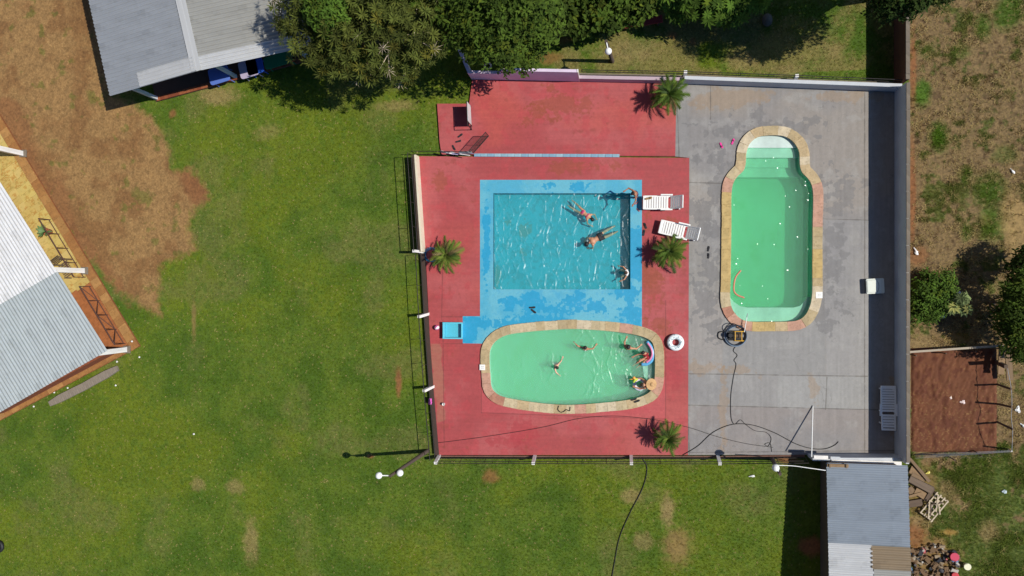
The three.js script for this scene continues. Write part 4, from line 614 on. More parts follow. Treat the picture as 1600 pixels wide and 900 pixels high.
function palm(label, px, py, hh, weights, sc) {
  const base = G(px, py, hh).setY(DECK), t = thing('palm', label, 'palm', base, 0, 'small palms on the deck');
  mesh('trunk', tube([V(0, -0.05, 0), V(0.02, hh * 0.5, 0.02), V(0, hh - DECK - 0.05, 0)], 0.075, 6, false, 9), M('palm_trunk', rgb(96, 78, 58), 0.95, { map: tile(STONETEX, 3) }), t);
  for (let i = 0; i < 48; i++) { const f = mesh('frond', frondGeos[i % 4], palmMats[rnd() < weights[0] ? 0 : rnd() < weights[1] ? 1 : rnd() < weights[2] ? 3 : 2], t); f.position.y = hh - DECK - 0.05; f.rotation.order = 'YZX'; f.rotation.set(rr(-0.3, 0.3), i * 2.39996, mix(1.15, -0.42, i / 48) + rr(-0.2, 0.2)); f.scale.setScalar(sc * mix(0.8, 1.32, i / 48) * rr(0.75, 1.15)); }
}
palm('small palm beside the upper parapet at the red and grey edge', 1046, 147, 0.95, [0.75, 0.35, 0.1], 1.05);
palm('small palm by the low cream wall with yellowing fronds', 698, 399, 0.8, [0.3, 0.7, 0.55], 0.98);
palm('small palm between the second sun lounger and the donut ring', 1046, 393, 0.85, [0.45, 0.75, 0.15], 1.02);
palm('small palm beside the lower fence at the red and grey edge', 1044, 685, 0.9, [0.5, 0.7, 0.25], 0.92);
// bushes of the vacant lot
function bush(name, label, lobes, geo, mat, perM2, sc) { const t = thing(name, label, 'bush'); const b = G(lobes[0][0], lobes[0][1], lobes[0][2]); for (const [px, py, h] of lobes) mesh('stem', bar(V(b.x + rr(-0.1, 0.1), 0, b.z + rr(-0.1, 0.1)), G(px, py, h), 0.03, 5, 0.012), bark, t); crown(t, 'foliage', geo, mat, lobes, perM2, sc); }
bush('leafy_bush', 'bright leafy bush beside the grey boundary wall', [[1448, 452, 0.9, 0.62], [1468, 445, 0.9, 0.6], [1438, 475, 0.8, 0.55], [1462, 472, 0.9, 0.62], [1430, 492, 0.6, 0.35], [1455, 488, 0.7, 0.45], [1475, 460, 0.8, 0.4]], sprayA, leafBright, 20, 0.95);
bush('pale_leaf_plant', 'pale green plant with large finger leaves beside the leafy bush', [[1492, 482, 1.2, 0.16], [1505, 468, 1.4, 0.18], [1510, 484, 1.3, 0.14], [1485, 474, 1.1, 0.12]], bigLeafFan, leafPale, 26, 0.8);
bush('dark_shrub', 'large dark shrub at the picture edge above the soil bed', [[1584, 472, 1.8, 0.65], [1594, 510, 1.7, 0.75], [1582, 538, 1.4, 0.45], [1605, 452, 2.0, 0.8], [1612, 540, 1.7, 0.7], [1602, 490, 2.2, 0.85], [1574, 500, 1.5, 0.5], [1628, 500, 2.2, 1.0]], sprayA, leafMid, 17, 1.0);
bush('edge_shrub', 'small dark shrub at the picture edge above the large shrub', [[1602, 425, 1.5, 0.6], [1620, 410, 1.7, 0.8]], sprayA, leafDark, 22, 1);

// ---------------------------------------------------------------- sun loungers
const plastic = M('white_plastic', rgb(238, 238, 234), 0.4), plasticGrey = M('grey_plastic', rgb(150, 152, 156), 0.5);
function lounger(label, p, turn, mat, lift, group, arm = 0.2) { // local +x runs to the raised back, base at the foot centre
  const o = thing('sun_lounger', label, 'sun lounger', p, turn, group), W = 0.64, y = 0.32;
  for (const s of [-1, 1]) mesh('side_rail', box(1.3, 0.06, 0.075, 0.03, y, s * (W / 2 - 0.02), 0.02), mat, o);
  mesh('foot_rail', box(0.16, 0.055, W + 0.02, -0.6, y, 0, 0.025), mat, o);
  for (let i = 0; i < 9; i++) mesh('slat', box(0.094, 0.03, W - 0.1, -0.46 + i * 0.115, y + 0.012, 0, 0.01), mat, o);
  const back = new THREE.Group(); back.name = 'backrest'; back.position.set(0.6, y + 0.01, 0); back.rotation.z = lift; o.add(back);
  for (const s of [-1, 1]) mesh('back_rail', box(0.7, 0.05, 0.07, 0.35, 0, s * (W / 2 - 0.04), 0.02), mat, back);
  for (let i = 0; i < 5; i++) mesh('slat', box(0.1, 0.03, W - 0.15, 0.08 + i * 0.122, 0.004, 0, 0.01), mat, back);
  mesh('head_rail', box(0.1, 0.055, W - 0.02, 0.71, 0, 0, 0.025), mat, back);
  for (const s of [-1, 1]) { mesh('armrest', box(0.56, 0.035, 0.07, 0.42, y + arm, s * (W / 2 + 0.03), 0.015), mat, o); mesh('arm_support', box(0.07, arm, 0.05, 0.2, y + arm / 2, s * (W / 2 + 0.025), 0.015), mat, o); mesh('arm_support', box(0.05, arm, 0.05, 0.64, y + arm / 2, s * (W / 2 + 0.025), 0.015), mat, o); }
  for (const [x, s] of [[-0.52, 1], [-0.52, -1], [0.5, 1], [0.5, -1], [1.05, 1], [1.05, -1]]) mesh('leg', box(0.07, x > 1 ? 0.2 : y, 0.07, x, (x > 1 ? 0.2 : y) / 2, s * (W / 2 - 0.05), 0.015), mat, o);
  if (lift > 0.1) for (const s of [-1, 1]) mesh('back_prop', bar(V(1.05, 0.18, s * (W / 2 - 0.05)), V(0.6 + 0.5 * Math.cos(lift), y + 0.5 * Math.sin(lift), s * (W / 2 - 0.05)), 0.018), mat, o);
  return o;
}
const onDeck = (px, py, h = DECK) => G(px, py, DECK + h);
{
  const l1 = G(1027, 316.5, 0.42), l2 = G(1052.5, 358.5, 0.42), l3 = G(1388, 626, 0.42);
  lounger('white sun lounger at the pool corner with a sandal on it', V(l1.x, DECK, l1.z), -0.02, plastic, 0.74, 'sun loungers');
  lounger('white sun lounger set askew next to the palm', V(l2.x, DECK, l2.z), -0.24, plastic, 0.74, 'sun loungers');
  lounger('sun lounger standing in the shade of the grey wall', V(l3.x, DECK, l3.z), -Math.PI / 2, plastic, 0.05, 'sun loungers', 0.04);
}
// ---------------------------------------------------------------- small things on the decks
function soleShape() { const s = new THREE.Shape(); s.moveTo(-0.12, 0); s.bezierCurveTo(-0.13, 0.045, -0.06, 0.035, 0, 0.03); s.bezierCurveTo(0.06, 0.04, 0.13, 0.06, 0.14, 0.01); s.bezierCurveTo(0.14, -0.045, 0.05, -0.045, 0, -0.032); s.bezierCurveTo(-0.06, -0.036, -0.13, -0.045, -0.12, 0); return s; }
const soleGeo = new THREE.ExtrudeGeometry(soleShape(), { depth: 0.02, bevelEnabled: true, bevelSize: 0.004, bevelThickness: 0.004, bevelSegments: 1, curveSegments: 8 }); soleGeo.rotateX(-Math.PI / 2);
const strapGeo = merged([tube([V(0.08, 0.02, 0), V(0.05, 0.045, 0.02), V(0, 0.02, 0.035)], 0.006, 5), tube([V(0.08, 0.02, 0), V(0.05, 0.045, -0.02), V(0, 0.02, -0.035)], 0.006, 5)]);
function flop(label, px, py, turn, c, group, y = DECK + 0.02, sc = 1) { const o = thing('flip_flop', label, 'flip-flop', G(px, py, y), turn, group), m = M('foam_' + c.map((v) => Math.round(v * 100)).join('_'), c, 0.8); mesh('sole', soleGeo, m, o); mesh('strap', strapGeo, black, o); o.scale.setScalar(sc); }
const dk = [0.02, 0.02, 0.024];
flop('black flip-flop lying level on the blue apron', 831.5, 480.5, 0.05, dk, 'flip-flops', DECK + 0.015, 1.15); flop('black flip-flop turned askew below its mate on the blue apron', 833.5, 486, -0.7, dk, 'flip-flops', DECK + 0.015, 1.15);
flop('dark flip-flop by the upper lounger foot on the red deck', 1008.5, 353, 1.9, dk, 'flip-flops', DECK + 0.015, 1.15); flop('dark flip-flop at the blue apron edge above the palm shadow', 1006, 364, 1.4, dk, 'flip-flops', DECK + 0.015, 1.15);
flop('dark flip-flop on grey concrete, upper of two', 1107, 389, 1.4, dk, 'flip-flops', DECK + 0.015, 1); flop('dark flip-flop on grey concrete, lower of two', 1107, 400, 1.55, dk, 'flip-flops', DECK + 0.015, 1);
flop('dark flip-flop nearest the white sign board', 719, 212, 0.6, dk, 'flip-flops', DECK + 0.025, 1.1); flop('dark flip-flop in the middle between sign board and gate', 716, 221, 0.2, dk, 'flip-flops', DECK + 0.025, 1.1); flop('dark flip-flop next to the gate', 709, 230.5, -1.1, dk, 'flip-flops', DECK + 0.025, 1.1);
flop('pink flip-flop on grey concrete, left of two', 1127, 227, -1.2, rgb(230, 60, 150), 'flip-flops', DECK + 0.015, 1.1); flop('pink flip-flop on grey concrete, close to the shaped pool', 1145, 221.5, 1.2, rgb(230, 60, 150), 'flip-flops', DECK + 0.015, 1.1);
flop('rosy flip-flop under the seated swimmer, upper of two', 994.5, 317.5, 0.6, rgb(170, 120, 130), 'flip-flops', DECK + 0.015, 0.8); flop('rosy flip-flop under the seated swimmer, lower of two', 997, 328, -0.8, rgb(170, 120, 130), 'flip-flops', DECK + 0.015, 0.8);
flop('black sandal on the cream pool rim, nearer the pool', 990, 624, 0.3, dk, 'flip-flops', 0.19, 1.1); flop('black sandal on the cream pool rim, outer one', 995, 627, 0.35, dk, 'flip-flops', 0.19, 1.1);
flop('tan sandal lying on the foot of the white lounger', 1013, 310, 0.2, rgb(150, 120, 80), 'flip-flops', DECK + 0.36, 1.3);
{ // donut swim ring
  const r = thing('donut_ring', 'white donut swim ring with dark sprinkles on the red deck', 'swim ring', G(1055.5, 535, DECK + 0.13));
  r.position.y = DECK; const g = new THREE.TorusGeometry(0.28, 0.125, 20, 48); g.rotateX(Math.PI / 2); g.translate(0, 0.125, 0); mesh('ring', g, M('white_vinyl', rgb(232, 240, 240), 0.3), r);
  const sp = box(0.075, 0.008, 0.024, 0, 0, 0, 0.003), sm = M('sprinkle_print', rgb(70, 120, 130), 0.4); for (let i = 0; i < 22; i++) { const a = i * 0.2856 * 1 + (i % 2) * 0.1, q = rr(0.2, 0.36), hh = 0.125 + Math.sqrt(Math.max(0, 0.125 ** 2 - (q - 0.28) ** 2)); const m = mesh('sprinkle', sp, sm, r); m.position.set(Math.cos(a) * q, hh, Math.sin(a) * q); m.rotation.set(0, rr(0, 3), 0); }
}
{ // tub, ball, bottle, toy
  const t = thing('paddling_tub', 'shallow light blue plastic tub beside the blue apron', 'tub', G(707.5, 516.5, DECK + 0.2).setY(DECK + 0.004)), m = M('light_blue_plastic', rgb(96, 196, 216), 0.4), w = 0.92, d = 0.74, h = 0.26;
  mesh('bottom', box(w - 0.06, 0.03, d - 0.06, 0, 0.02, 0, 0.01), m, t); for (const s of [-1, 1]) { mesh('side', box(w, h, 0.04, 0, h / 2, s * d / 2, 0.018), m, t); mesh('side', box(0.04, h, d - 0.04, s * w / 2, h / 2, 0, 0.018), m, t); }
  mesh('rim', merged([box(w + 0.1, 0.025, 0.07, 0, h, d / 2 + 0.01, 0.01), box(w + 0.1, 0.025, 0.07, 0, h, -d / 2 - 0.01, 0.01), box(0.07, 0.025, d, w / 2 + 0.01, h + 0.003, 0, 0.01), box(0.07, 0.025, d, -w / 2 - 0.01, h + 0.003, 0, 0.01)]), m, t);
  mesh('water', (() => { const g = new THREE.PlaneGeometry(w - 0.04, d - 0.04); g.rotateX(-Math.PI / 2); g.translate(0, 0.14, 0); return g; })(), waterMat('tub_water', [0.8, 0.95, 0.96], 0.1, 0.97), t);
  const b = thing('beach_ball', 'small pink and white ball by the blue tub', 'ball', G(682.5, 512, DECK + 0.14).setY(DECK + 0.13)); const wedge = (i) => new THREE.SphereGeometry(0.13, 6, 16, i * Math.PI / 3, Math.PI / 3); for (let i = 0; i < 6; i++) mesh('panel', wedge(i), M(i % 2 ? 'ball_white' : 'ball_pink', i % 2 ? rgb(235, 225, 228) : rgb(205, 90, 150), 0.35), b); b.rotation.set(0.6, 0, 0.5);
  const cup = thing('white_cup', 'small white cup on the worn strip of the red deck', 'cup', G(694, 631, DECK).setY(DECK + 0.008)); const cg = new THREE.LatheGeometry([[0, 0], [0.055, 0], [0.07, 0.16], [0.06, 0.16], [0.048, 0.02], [0, 0.02]].map(([x, y]) => new THREE.Vector2(x, y)), 18); mesh('cup_body', cg, plastic, cup); mesh('cup_lip', new THREE.TorusGeometry(0.066, 0.006, 8, 20).rotateX(Math.PI / 2).translate(0, 0.16, 0), plastic, cup);
  const toy = thing('pink_toy', 'pink foam block hung on the lawn side rail', 'toy', G(672.5, 627, 0.3).setY(0.28)); mesh('block', box(0.15, 0.12, 0.32, 0, 0.06, 0, 0.04), M('pink_foam', rgb(226, 96, 190), 0.6), toy); mesh('knob', new THREE.SphereGeometry(0.045, 14, 10).translate(0.06, 0.1, 0.04), M('pink_foam'), toy);
}
{ // waste bin
  const b = thing('waste_bin', 'pale plastic bin half in the grey wall shade', 'bin', G(1366.5, 447, 0.25).setY(DECK + 0.004), 0.05), m = M('bin_plastic', rgb(214, 220, 210), 0.45), bd = new THREE.CylinderGeometry(0.36, 0.27, 0.62, 4, 1); bd.rotateY(Math.PI / 4); bd.translate(0, 0.31, 0); const bs = new THREE.Shape(); 
  b.scale.set(1.05, 0.36, 1.05); mesh('bin_body', (() => { const g = new RoundedBoxGeometry(0.72, 0.62, 0.64, 3, 0.1); const p = g.attributes.position; for (let i = 0; i < p.count; i++) { const k = 0.82 + 0.29 * (p.getY(i) + 0.31); p.setX(i, p.getX(i) * k); p.setZ(i, p.getZ(i) * k); } g.translate(0, 0.31, 0); g.computeVertexNormals(); return g; })(), m, b);
  mesh('lid', (() => { const g = new RoundedBoxGeometry(0.74, 0.14, 0.66, 3, 0.06); const p = g.attributes.position; for (let i = 0; i < p.count; i++) if (p.getY(i) > 0) { p.setX(i, p.getX(i) * 0.84 - 0.04); p.setZ(i, p.getZ(i) * 0.84); } g.translate(0, 0.68, 0); g.computeVertexNormals(); return g; })(), m, b);
  mesh('lid_seam', tube([V(0.05, 0.755, -0.28), V(0.13, 0.757, -0.1), V(0.13, 0.757, 0.1), V(0.05, 0.755, 0.28)], 0.008, 6), darkMetal, b);
}
{ // pool vacuum pump
  const o = thing('pool_pump', 'portable pool pump with yellow frame and coiled hose beside the shaped pool', 'pump', G(1150, 524, DECK + 0.2).setY(DECK + 0.004)), yel = M('yellow_frame', rgb(222, 170, 50), 0.45), mot = M('pump_black', [0.02, 0.02, 0.02], 0.4), hose = M('hose_blue_grey', rgb(120, 140, 160), 0.4);
  const cy = (r, l, x, y, z, a) => { const g = new THREE.CylinderGeometry(r, r, l, 20); if (a) g.rotateZ(Math.PI / 2); g.translate(x, y, z); return g; };
  mesh('motor', cy(0.11, 0.34, 0.1, 0.2, 0.02, 1), M('motor_brown', rgb(96, 78, 56), 0.5), o); mesh('pump_head', cy(0.14, 0.14, -0.16, 0.2, 0.02, 1), mot, o); mesh('strainer', cy(0.1, 0.32, -0.27, 0.2, 0, 0), mot, o); mesh('cap', cy(0.075, 0.04, 0.31, 0.2, 0.02, 1), plasticGrey, o); mesh('base_plate', box(0.78, 0.03, 0.42, 0, 0.05, 0.02, 0.01), mot, o);
  for (const z of [-0.2, 0.24]) mesh('frame_tube', tube([V(-0.12, 0.06, z), V(-0.14, 0.36, z), V(-0.08, 0.44, z), V(0.26, 0.44, z), V(0.32, 0.36, z), V(0.3, 0.06, z)], 0.02, 6), yel, o);
  mesh('frame_tube', bar(V(-0.08, 0.44, -0.2), V(-0.08, 0.44, 0.24), 0.02), yel, o); mesh('frame_tube', bar(V(0.22, 0.44, -0.2), V(0.22, 0.44, 0.24), 0.02), yel, o);
  const ring = (r, y, x, z, m, t) => mesh('hose_coil', new THREE.TorusGeometry(r, t, 8, 48).rotateX(Math.PI / 2).translate(x, y, z), m, o); ring(0.5, 0.1, 0.0, 0.02, hose, 0.028); ring(0.47, 0.15, 0.02, 0.0, M('hose_dark', rgb(50, 62, 80), 0.4), 0.026); ring(0.45, 0.04, 0.05, 0.05, hose, 0.026);
  mesh('hose_loop', tube([V(-0.3, 0.1, 0.14), V(-0.55, 0.04, 0.22), V(-0.78, 0.03, 0.12), V(-0.76, 0.03, -0.12), V(-0.5, 0.05, -0.16), V(-0.28, 0.14, -0.05)], 0.026, 8), black, o);
  mesh('hose_loop', tube([V(-0.42, 0.1, -0.06), V(-0.46, 0.16, -0.4), V(-0.2, 0.2, -0.56), V(0.06, 0.2, -0.48), V(0.2, 0.18, -0.36), V(0.32, 0.16, -0.46)], 0.02, 8), black, o);
  const pole = thing('vacuum_pole', 'thin white pole leaning over the shaped pool rim at the pump', 'pole'); const a = onDeck(1163, 519, 0.2), b = G(1168, 490, 0.4); mesh('pole_tube', bar(a, b, 0.018), plastic, pole); mesh('pole_grip', bar(b, b.clone().lerp(a, 0.2), 0.022), plasticGrey, pole);
}
{ // noodle floating in the shaped pool
  const pts = [[1157, 423], [1150, 432], [1147, 443], [1147, 455], [1152, 461], [1162, 465]].map(([x, y]) => G(x, y, 0.0).setY(WATER_Y + 0.008)); const n = mesh('pool_noodle', mergeGeometries([plainAttr(tube(pts, 0.038, 10, false, 12)), ...[0, 5].map((i) => plainAttr(new THREE.SphereGeometry(0.038, 12, 8).translate(pts[i].x, pts[i].y, pts[i].z)))]), M('salmon_foam', rgb(206, 128, 106), 0.7)); tag(n, 'salmon pool noodle curled along the shaped pool edge', 'pool noodle');
}
// cables and poles
const cable = (label, pts, r = 0.018, m = black, h = DECK + 0.02) => tag(mesh('cable', tube(pts.map(([x, y, hh]) => G(x, y, hh ?? h)), r, 8), m), label, 'cable', 'cables lying about');
cable('black cable snaking over the lower lawn', [[1003, 716], [1010, 726], [1010, 742], [1003, 765], [985, 800], [968, 840], [960, 880], [952, 925]], 0.022, black, 0.03);
cable('black cable arching over the grey deck towards the end wall', [[1067, 711], [1090, 697], [1115, 675], [1145, 663], [1175, 664], [1210, 676], [1245, 694], [1270, 701], [1290, 701], [1305, 695], [1310, 690]], 0.018);
cable('thin cable from the pump down across the grey deck', [[1150, 540], [1146, 548], [1152, 555], [1147, 563], [1150, 568], [1146, 590], [1142, 620], [1143, 655], [1146, 662]], 0.014);
cable('thin cable running across the red deck below the oval pool', [[683, 692], [700, 690], [760, 682], [850, 667], [905, 654], [960, 650], [1030, 657], [1080, 669], [1120, 682], [1165, 693], [1208, 699]], 0.012);
cable('loose cable end curling on the grey deck', [[1150, 662], [1157, 656], [1165, 663], [1180, 673], [1198, 676], [1205, 685], [1200, 697], [1195, 694], [1203, 692], [1206, 706]], 0.011);
cable('white cable strung from the lamp to the tin shed', [[1215, 727, 1.9], [1240, 728, 1.8], [1262, 731, 1.75], [1290, 735, 1.6]], 0.018, plastic);
cable('short black hose draped over the lower rim of the oval pool', [[873, 634, 0.2], [872, 640, 0.2], [876, 644, 0.2], [881, 643, 0.2], [885, 640, 0.2], [890, 642, 0.2], [891, 636, 0.2]], 0.018);
{ const p = thing('leaning_pole', 'long white pole leaning from the grey deck onto the end wall', 'pole'); const a = G(1270, 634, DECK + 0.02), b = G(1268, 714, 1.13); b.z = Math.max(b.z, a.z + 2); mesh('pole_tube', bar(a, b, 0.026), plastic, p); mesh('pole_cap', bar(a.clone().add(V(0, -0.01, 0)), a.clone().lerp(b, 0.02), 0.034), plasticGrey, p); }

// ---------------------------------------------------------------- lamps, gate, sign board, gutter, garden bed, timber, rubbish
const globeMat = M('white_globe', rgb(240, 240, 238), 0.3), poleWood = M('lamp_pole', rgb(92, 78, 70), 0.85, { map: tile(WOODTEX, 1) });
function lampPost(name, label, base, top, globes, group) {
  const o = thing(name, label, 'lamp', V(0, 0, 0), 0, group), b = G(...base), t = G(...top); mesh('pole', bar(b.clone().setY(-0.05), t, 0.105, 10, 0.07), poleWood, o);
  for (const g of globes) { const c = G(...g), j = t.clone().lerp(b, g[3] ?? 0.02); mesh('arm', bar(j, c, 0.03), plastic, o); const gl = mesh('globe', new THREE.SphereGeometry(0.16, 24, 16).translate(c.x, c.y, c.z), globeMat, o); mesh('collar', new THREE.CylinderGeometry(0.09, 0.07, 0.08, 16).translate(c.x, c.y - 0.17, c.z), plasticGrey, gl); }
  return o;
}
lampPost('garden_lamp', 'leaning lamp pole with two white globes at the lower left deck corner', [669, 704, 0], [609, 744, 3.4], [[592, 743, 3.4], [625, 739, 3.1, 0.22]], 'garden lamps');
lampPost('garden_lamp', 'lamp with one white globe on the grass strip above the parapet', [957, 96, 0], [947, 64, 2.5], [[950.5, 80, 2.5, 0.02]], 'garden lamps');
lampPost('garden_lamp', 'lamp with one white globe beside the tin shed shadow', [1206, 716, 0], [1219, 741, 2.6], [[1212, 731, 2.5, 0.1]], 'garden lamps');
{ // long board sign and gate
  const o = thing('sign_board', 'white board on a metal frame at the terrace side', 'sign board'), a = G(736, 167, DECK), b = G(737.5, 197, DECK), up = (p, y) => V(p.x, y, p.z);
  const w = wallBetween(o, 'board', a, b, 0.04, 1.12, M('board_white', rgb(214, 216, 216), 0.5, { map: tile(GRAIN, 0.7) }), 0, 0.3);
  for (const q of [a, b]) mesh('frame_leg', bar(up(q, DECK), up(q, 1.2), 0.022), darkMetal, o); const c = G(737.5, 203, DECK); mesh('frame_rail', bar(up(a, 1.17), up(c, 1.17), 0.02), darkMetal, o); mesh('frame_leg', bar(up(c, DECK), up(c, 1.17), 0.02), darkMetal, o); mesh('frame_rail', bar(up(b, 0.2), up(c, 0.2), 0.016), darkMetal, o);
  const g = thing('mesh_gate', 'open wire mesh gate leaf standing at the blue gutter end', 'gate'), h0 = G(739, 241, DECK), h1 = G(764, 213, DECK), Y0 = 0.18, Y1 = 1.05, L = (t, y) => V(mix(h0.x, h1.x, t), y, mix(h0.z, h1.z, t));
  mesh('frame', merged([bar(L(0, Y0), L(1, Y0), 0.018), bar(L(0, Y1), L(1, Y1), 0.018), bar(L(0, DECK), L(0, Y1 + 0.05), 0.022), bar(L(1, Y0), L(1, Y1), 0.018), bar(L(0.5, Y0), L(0.5, Y1), 0.012)]), darkMetal, g);
  const wires = []; for (let i = 1; i < 24; i++) wires.push(bar(L(i / 24, Y0), L(i / 24, Y1), 0.0035, 4)); for (let i = 1; i < 17; i++) wires.push(bar(L(0, mix(Y0, Y1, i / 17)), L(1, mix(Y0, Y1, i / 17)), 0.0035, 4)); const ws = mesh('wire_mesh', merged(wires), darkMetal, g); ws.userData.kind = 'stuff';
  const pile = thing('gate_hardware', 'clutter of pale bars and cloth hung on the railing by the gate', 'clutter'); for (let i = 0; i < 9; i++) { const a2 = G(690 + i * 4 + rr(-3, 3), 238 + rr(-2, 3), rr(0.3, 0.9)), b2 = G(705 + i * 5 + rr(-6, 6), 240 + rr(-3, 3), rr(0.25, 0.9)); mesh(i % 3 ? 'pale_bar' : 'rag', i % 3 ? bar(a2, b2, 0.022) : beam(a2, b2, 0.1, 0.05), [plasticGrey, white, M('lilac_cloth', rgb(170, 160, 196), 0.9)][i % 3], pile); }
  // tiled gutter
  const u = thing('gutter', 'pale blue tiled gutter strip between the two red decks', 'gutter'), s0 = G(741, 242.5, DECK), s1 = G(968, 243.5, DECK), n = 21, tg = box(s0.distanceTo(s1) / n - 0.012, 0.05, 0.15, 0, 0, 0, 0.006), tm = [rgb(150, 190, 208), rgb(164, 200, 216), rgb(140, 182, 206)].map((c, i) => M('gutter_tile_' + i, c, 0.5, { map: tile(GRAIN, 1) }));
  for (let i = 0; i < n; i++) { const m = mesh('tile', tg, tm[Math.floor(rnd() * 3)], u), q = s0.clone().lerp(s1, (i + 0.5) / n); m.position.set(q.x, DECK + 0.035 + rr(-0.002, 0.002), q.z); m.rotation.y = -Math.atan2(s1.z - s0.z, s1.x - s0.x); }
}
{ // vegetable bed
  const b = new THREE.Box2(); soilBed.forEach((p) => b.expandByPoint(new THREE.Vector2(p.x, p.z)));
  const N = 70, w = b.max.x - b.min.x, h = b.max.y - b.min.y, g = new THREE.PlaneGeometry(w, h, N, N); g.rotateX(-Math.PI / 2); g.translate((b.min.x + b.max.x) / 2, 0, (b.min.y + b.max.y) / 2);
  const p = g.attributes.position; for (let i = 0; i < p.count; i++) { const x = p.getX(i), z = p.getZ(i), e = Math.min(x - b.min.x, b.max.x - x, z - b.min.y, b.max.y - z); p.setY(i, -0.03 + 0.06 * sstep(0, 0.2, e) + 0.09 * (fbm(x * 5, z * 2.2, 3) - 0.4) * sstep(0, 0.2, e) + 0.05 * vn(x * 12, z * 12) * sstep(0, 0.15, e)); } g.computeVertexNormals();
  const t = makeTex(b.min.x, b.min.y, w, h, 256, 320, (x, z) => { const n = fbm(x * 3, z * 3, 4), m = vn(x * 20, z * 20); let c = mix3(rgb(92, 54, 34), rgb(112, 68, 42), n); c = mix3(c, rgb(140, 108, 66), 0.55 * sstep(0.7, 0.9, m) * sstep(0.2, 0.8, (z - b.min.y) / h + n - 0.4)); return mix3(c, rgb(84, 42, 26), 0.7 * sstep(0.55, 0.7, fbm(x * 7 + 5, z * 4, 3))); });
  planarUV(g, b.min.x, b.min.y, w, h); const sb = mesh('soil_bed', g, M('red_soil', [1, 1, 1], 0.95, { map: t })); tag(sb, 'dug red soil bed beside the grey wall', 'soil bed', null, 'structure');
  const f = thing('bed_fence', 'low board and leaning stake fence round the red soil bed', 'fence'), grey = M('weathered_board', rgb(188, 178, 160), 0.85, { map: tile(WOODTEX, 0.8) });
  mesh('top_board', beam(G(1421, 550, 0.55), G(1568, 540, 0.55), 0.09, 0.05), grey, f); for (let i = 0; i < 4; i++) { const q = G(1424 + i * 46, 554 - i * 3.2, 0); mesh('stake', bar(q.clone().setY(-0.05), q.clone().setY(0.53), 0.03), woodMats[2], f); }
  for (let i = 0; i < 2; i++) mesh('board', beam(G(1566 + i * 9, 541 + i * 2, 0.5 - i * 0.02), G(1564 + i * 14, 585 + i * 9, 0.5 - i * 0.02), 0.26, 0.05), woodMats[3 - i * 2], f);
  for (const [x0, y0, x1, y1] of [[1556, 565, 1572, 573], [1557, 600, 1580, 608], [1557, 631, 1581, 636], [1558, 659, 1583, 671]]) { const a = G(x0, y0, 0), c = G(x1, y1, 1.15); mesh('stake', beam(a.clone().setY(-0.05), c, x0 === 1556 ? 0.16 : 0.08, x0 === 1556 ? 0.14 : 0.06), woodMats[2], f); }
  mesh('wire', tube([G(1574, 575, 1.0), G(1580, 608, 1.1), G(1581, 636, 1.1), G(1580, 650, 1.0), G(1582, 672, 1.1), G(1581, 704, 0.9)], 0.012), plasticGrey, f); mesh('corner_post', bar(G(1576, 702, 0).setY(-0.05), G(1581, 705, 0.95), 0.035), white, f);
  const nt = []; for (let i = 0; i < 60; i++) { const q = 1430 + i * 2.55; nt.push(bar(G(q, 709 - Math.max(0, i - 45) * 0.3, 0), G(q + 4, 716 - Math.max(0, i - 40) * 0.5, 0.5), 0.004, 4)); } for (let j = 0; j < 6; j++) nt.push(bar(G(1430, 709 + j * 1.4, j * 0.1), G(1581, 703 + j * 0.6, j * 0.16), 0.005, 4)); const net = mesh('netting', merged(nt), plasticGrey, f); net.userData.kind = 'stuff';
  for (const [x0, y0, x1, y1] of [[1474, 709, 1492, 719], [1520, 703, 1534, 713]]) mesh('stake', bar(G(x0, y0, 0).setY(-0.03), G(x1, y1, 0.6), 0.03), woodMats[2], f);
}
// timber
function plank(label, a, b, w, h, m, y = 0.04, group = 'timber heap by the tin shed') { const p = mesh('timber_plank', (() => { const A = G(...a, y), B = G(...b, y + (a[2] ?? 0)), g = beam(A, B, w, h), q = g.attributes.position; for (let i = 0; i < q.count; i++) q.setXYZ(i, q.getX(i) + (vn(i * 3.1, 7) - 0.5) * w * 0.18, q.getY(i), q.getZ(i) + (vn(i * 5.7, 3) - 0.5) * w * 0.18); return g; })(), m); return tag(p, label, 'plank', group); }
plank('long pole lying slantwise from the wall corner over the timber heap', [1421, 716], [1452, 752], 0.13, 0.08, woodMats[1], 0.14);
plank('broad grey plank in the middle of the timber heap', [1421, 748], [1457, 766], 0.3, 0.06, woodMats[0], 0.16);
plank('grey plank lowest on the timber heap next to the shed', [1418, 788], [1441, 784], 0.3, 0.06, woodMats[2], 0.07);
plank('short brown plank at the top of the timber heap', [1422, 733], [1440, 742], 0.36, 0.07, woodMats[3], 0.06);
plank('brown plank below the long pole', [1424, 742], [1444, 752], 0.26, 0.05, woodMats[1], 0.08);
plank('brown plank beside the broken crate', [1430, 766], [1450, 778], 0.3, 0.06, woodMats[3], 0.08);
plank('thin batten across the lower timber heap', [1420, 776], [1440, 770], 0.1, 0.05, woodMats[3], 0.12);
plank('dark beam between timber heap and broken crate', [1446, 783], [1458, 762], 0.16, 0.1, woodMats[2], 0.1);
plank('brown board against the shed corner', [1420, 762], [1428, 772], 0.3, 0.05, woodMats[1], 0.06);
